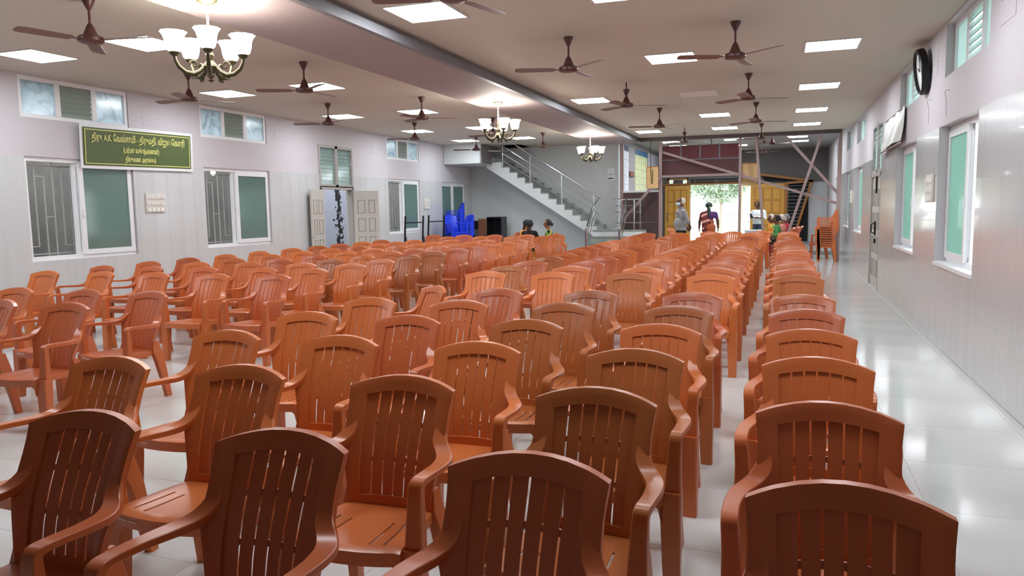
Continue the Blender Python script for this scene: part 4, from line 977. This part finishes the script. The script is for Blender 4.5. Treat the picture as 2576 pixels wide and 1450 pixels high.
def man_grey(t):
    H = 1.75; bm = bmesh.new(); S = 1.44
    M = head(bm, (0,-.02,1.635), H, R(8), R(-6)); limb(bm, [(0,.0,1.44),(0,-.01,1.57)], [.062,.056])
    ell(bm, (0,.0,1.30), (.19,.125,.18)); ell(bm, (0,-.03,1.10), (.18,.15,.18)); ell(bm, (0,0,.96), (.175,.14,.13)); cap(bm, (-.17,.0,1.40), (.17,.0,1.40), .065, .065)
    for s in (-1,1):
        limb(bm, [(s*.09,0,.92),(s*.10,-.01,.50),(s*.10,.01,.09)], [.095,.068,.05]); limb(bm, [(s*.10,.02,.05),(s*.11,-.16,.035)], [.045,.035])
        limb(bm, [(s*.20,.0,1.39),(s*.245,.08,1.13),(s*.10,.20,.98)], [.058,.045,.032]); hand(bm, (s*.10,.20,.98), (-s,.1,-.35), (0,-1,0), -s)
    me = remesh(bm)
    def f(c):
        if c.z > 1.50 or (abs(c.x) > .02 and c.y > .10 and c.z < 1.16): return 'skin_dark'
        if c.z > .93: return 'shirt_grey'
        return 'skin_dark' if c.z < .07 and c.z > .05 else 'trouser_black'
    paint(me, ['skin_dark','shirt_grey','trouser_black'], f); obj('body', me, t); eyes(t, M); hair(t, M, 'hair_white', bald=.6)
    bm = bmesh.new(); bmesh.ops.create_uvsphere(bm, u_segments=16, v_segments=10, radius=1)
    bmesh.ops.delete(bm, geom=[v for v in bm.verts if v.co.y > .35], context='VERTS')
    for v in bm.verts: v.co = M @ Vector((v.co.x*.068, v.co.y*.085-.03, v.co.z*.052-.052))
    MB().bm(bm).build('face_mask', 'mask_blue', t, 80)
    mb = MB()
    for s in (-1,1): mb.tube([M @ Vector((s*.062,-.05,-.03)), M @ Vector((s*.084,.02,-.01))], .003, 5)
    mb.build('mask_strap', 'mask_blue', t)
    MB().bbox(.05,.12,-.135,-.125,1.28,1.36,.003).build('pocket', 'shirt_grey', t); MB().bbox(.055,.115,-.142,-.132,1.335,1.365,.003).build('pocket_phone', 'cloth_black', t)
    mb = MB(); mb.loft([[(.075*math.cos(q), -.005+.075*math.sin(q), 1.475+z) for q in [2*math.pi*k/16 for k in range(16)]] for z in (0,.04)], cap=False); mb.build('collar', 'shirt_grey', t)
mg = person((-2.43, 19.85, 0), R(-62), 'man in grey shirt, black trousers and face mask, hands behind his back', man_grey)

def woman_saree(t):
    bm = bmesh.new(); M = head(bm, (0,-.015,1.375), 1.5, 0, R(4)); limb(bm, [(0,0,1.19),(0,0,1.32)], [.055,.05])
    ell(bm, (0,0,1.08), (.185,.12,.15)); cap(bm, (-.15,0,1.16), (.15,0,1.16), .055, .055); ell(bm, (0,0,.88), (.15,.12,.13)); ell(bm, (0,.03,.72), (.19,.16,.16))
    for q in range(6): a = q/5; ell(bm, (0,0,.62-.58*a), (.19+.03*a,.16+.03*a,.12))
    for s in (-1,1): limb(bm, [(s*.18,0,1.15),(s*.235,.01,.92),(s*.25,-.05,.70)], [.052,.042,.03]); hand(bm, (s*.25,-.05,.70), (0,-.15,-1), (-s,0,0), s, .35)
    me = remesh(bm)
    def f(c):
        if c.z > 1.205: return 'skin_dark'
        if abs(c.x) > .195 and c.z < .985 and c.z > .5: return 'skin_dark'
        if c.z > .95: return 'blouse_purple' if c.x < .05 else 'saree_maroon'
        return 'saree_orange' if c.x < .04+.25*(c.z-.6) else 'saree_maroon'
    paint(me, ['skin_dark','blouse_purple','saree_pink','saree_orange','saree_maroon'], f); obj('body', me, t); eyes(t, M); hair(t, M, 'hair_green_black', long=.25)
    # draped end of the saree over the left shoulder
    secs = []
    for k in range(9):
        a = k/8; c = Vector((.13-.08*a, .075+.085*math.sin(a*2.6), 1.215-.52*a)); w = .075+.06*a
        secs.append([(c.x-w, c.y-.02, c.z+.03),(c.x, c.y+.02, c.z),(c.x+w, c.y, c.z-.05),(c.x+w, c.y-.01, c.z-.05),(c.x, c.y+.008, c.z),(c.x-w, c.y-.032, c.z+.03)])
    mb = MB(); mb.loft(secs); mb.mi = [(1 if (i//6) % 3 == 1 else 0) for i in range(len(mb.f))]; mb.build('saree_drape', ['saree_maroon','saree_pink'], t, 60)
    mb = MB()
    for k in range(5): mb.lathe([(0,.018),(.014,.01),(.018,0),(.012,-.012),(0,-.016)], 8, M @ Vector((-.03+.012*k,.115+.008*(k % 2),-.03-.02*k)))
    mb.build('hair_flowers', 'flower_cream', t)
ws = person((-2.2, 25.1, .12), R(188), 'woman seen from behind in maroon and orange saree with flowers in her hair', woman_saree)

def man_white(t):
    bm = bmesh.new(); M = head(bm, (0,-.05,1.43), 1.6, 0, R(26)); limb(bm, [(0,.01,1.25),(0,-.02,1.38)], [.06,.054])
    ell(bm, (0,.0,1.12), (.185,.12,.17)); ell(bm, (0,-.03,.95), (.17,.145,.15)); ell(bm, (0,0,.84), (.165,.13,.12)); cap(bm, (-.17,.0,1.22), (.17,.0,1.22), .06, .06)
    for s in (-1,1):
        limb(bm, [(s*.09,0,.82),(s*.10,-.01,.45),(s*.10,.01,.08)], [.09,.065,.048]); limb(bm, [(s*.10,.02,.045),(s*.11,-.15,.032)], [.042,.032])
        limb(bm, [(s*.20,.0,1.21),(s*.24,.0,.99),(s*.05,-.24,1.02)], [.055,.044,.031]); hand(bm, (s*.05,-.24,1.02), (-s*.6,-.8,.1), (-s*.3,.1,1), s, .7)
    me = remesh(bm)
    def f(c):
        if c.z > 1.285 or (c.y < -.06 and .93 < c.z < 1.12 and (c.y < -.17 or abs(c.x) > .15)): return 'skin_dark'
        return 'shirt_white' if c.z > .80 else 'trouser_blue'
    paint(me, ['skin_dark','shirt_white','trouser_blue'], f); obj('body', me, t); eyes(t, M); hair(t, M, 'hair_black', bald=.5)
    MB().bbox(-.035,.035,-.36,-.345,1.02,1.15,.004).build('phone', 'cloth_black', t)
mw = person((-.74, 27.0, .12), R(-35), 'man in white shirt looking down at his phone by the right door leaf', man_white)
mg.scale = (1.06,1.06,1.02); ws.scale = (1.18,1.15,1.03); mw.scale = (1.16,1.12,.99)

def seated(t, top, bottom, skin, hairm, long=0, bun=False, yaw=0, pitch=0, flowers=False, small=1.0, drape=None, stripe=None):
    bm = bmesh.new(); M = head(bm, (0,-.03,1.14), 1.6, yaw, pitch); limb(bm, [(0,0,.95),(0,-.01,1.09)], [.055,.05])
    ell(bm, (0,.01,.84), (.165,.11,.16)); ell(bm, (0,0,.66), (.15,.13,.14)); ell(bm, (0,0,.54), (.19,.16,.12)); cap(bm, (-.15,0,.93), (.15,0,.93), .055, .055)
    for s in (-1,1):
        limb(bm, [(s*.09,-.02,.52),(s*.11,-.42,.51),(s*.11,-.44,.10)], [.09,.07,.05]); limb(bm, [(s*.11,-.43,.05),(s*.12,-.58,.03)], [.042,.032])
        limb(bm, [(s*.18,.0,.92),(s*.23,-.03,.70),(s*.12,-.24,.62)], [.05,.042,.03]); hand(bm, (s*.12,-.24,.62), (-s*.3,-1,-.15), (0,0,-1), -s, .3)
    me = remesh(bm, .014)
    def f(c):
        if c.z > .985 or (c.z < .08 and c.y < -.3): return skin
        if c.y < -.08 and .56 < c.z < .72 and abs(c.x) > .09: return skin
        if stripe: return stripe[int((c.x*.8+c.z+3)*22) % len(stripe)]
        return top if c.z > .60 else bottom
    paint(me, list(dict.fromkeys([skin, top, bottom]+list(stripe or []))), f); b = obj('body', me, t); eyes(t, M); hair(t, M, hairm, long=long, bun=bun)
    if drape:
        mb = MB(); secs = []
        for k in range(10):
            a = k/9; ang = math.pi*1.25*a-.2; c = Vector((-.14+.22*a, -.135*math.cos(ang), 1.0-.30*abs(a-.35)-.08*a)); n = Vector((0,-math.cos(ang),.5)).normalized()
            secs.append([tuple(c+Vector((-.07,0,.02))),tuple(c+Vector((.07,0,-.02))),tuple(c+Vector((.07,0,-.02))+n*.012),tuple(c+Vector((-.07,0,.02))+n*.012)])
        mb.loft(secs); mb.mi = [(1 if (i % 4) == 2 and (i//4) % 2 else 0) for i in range(len(mb.f))]; mb.build('saree_drape', list(drape), t, 60)
    if flowers:
        mb = MB()
        for k in range(6): mb.lathe([(0,.02),(.018,.01),(.02,0),(.014,-.012),(0,-.018)], 8, M @ Vector((-.04+.016*k,.10+.02*(k % 2),.0-.012*k)))
        mb.build('hair_flowers', 'flower_cream', t)
    t.scale = (small,)*3
def sit(x, y, z, rz, label, **kw):
    t = empty('person', (x, y, z), R(rz)); seated(t, **kw); return tag(t, label, 'person')
G = 'people seated near the entrance'
for k, (x, y, rz) in enumerate(((.16,23.0,-80),(.30,23.75,-85),(.42,24.35,-82),(-.02,24.5,-70))):
    chair(x+.12, y, R(rz), 'plastic_red', 'reddish plastic armchair holding the %s of the seated people by the steel brace' % ('nearest','second','third','leftmost')[k], 'occupied chairs by the lobby', False)
sit(-.12, 22.97, .0, -80, 'woman in green and yellow saree with cream flowers in her black hair, seated', top='saree_green', bottom='cloth_black', skin='skin_dark', hairm='hair_black', bun=True, flowers=True, drape=('saree_green','saree_yellow'))
sit(.02, 23.73, .0, -85, 'white-haired seated woman in pink behind the woman in green', top='cloth_pink', bottom='cloth_pink', skin='skin', hairm='hair_white', bun=True)
sit(.15, 24.33, .0, -82, 'grey-haired seated person in dark red, rightmost of the seated group', top='cloth_red', bottom='cloth_red', skin='skin_dark', hairm='hair_grey')
sit(-.28, 24.45, .0, -70, 'white-haired seated person in orange, leftmost of the seated group', top='cloth_orange', bottom='cloth_orange', skin='skin_dark', hairm='hair_white')
sit(-6.60, 19.8, .0, 62, 'woman in orange seated by the stairs, facing right in conversation', top='cloth_orange', bottom='cloth_orange', skin='skin', hairm='hair_black', long=.3, yaw=R(10))
sit(-6.33, 19.25, .0, 175, 'black-haired person in black seated with back to the camera', top='cloth_black', bottom='cloth_black', skin='skin_dark', hairm='hair_black', long=.25)
sit(-6.0, 19.9, .0, -72, 'woman in yellow and green striped saree seated by the stairs, facing left', top='saree_green', bottom='saree_green', skin='skin', hairm='hair_black', bun=True, stripe=('saree_yellow','saree_green','cloth_black','saree_yellow'))
for x, y, rz, n in ((-6.69,19.82,62,'the woman in orange'),(-5.91,19.93,-72,'the woman in the striped saree')):
    chair(x-.1*math.copysign(1,rz), y, R(rz), 'plastic_terracotta', 'terracotta plastic armchair holding %s by the stairs' % n, 'occupied chairs by the stairs', False)
chair(-6.33, 19.37, R(175), 'plastic_terracotta', 'terracotta plastic armchair holding the person in black by the stairs', 'occupied chairs by the stairs', False)
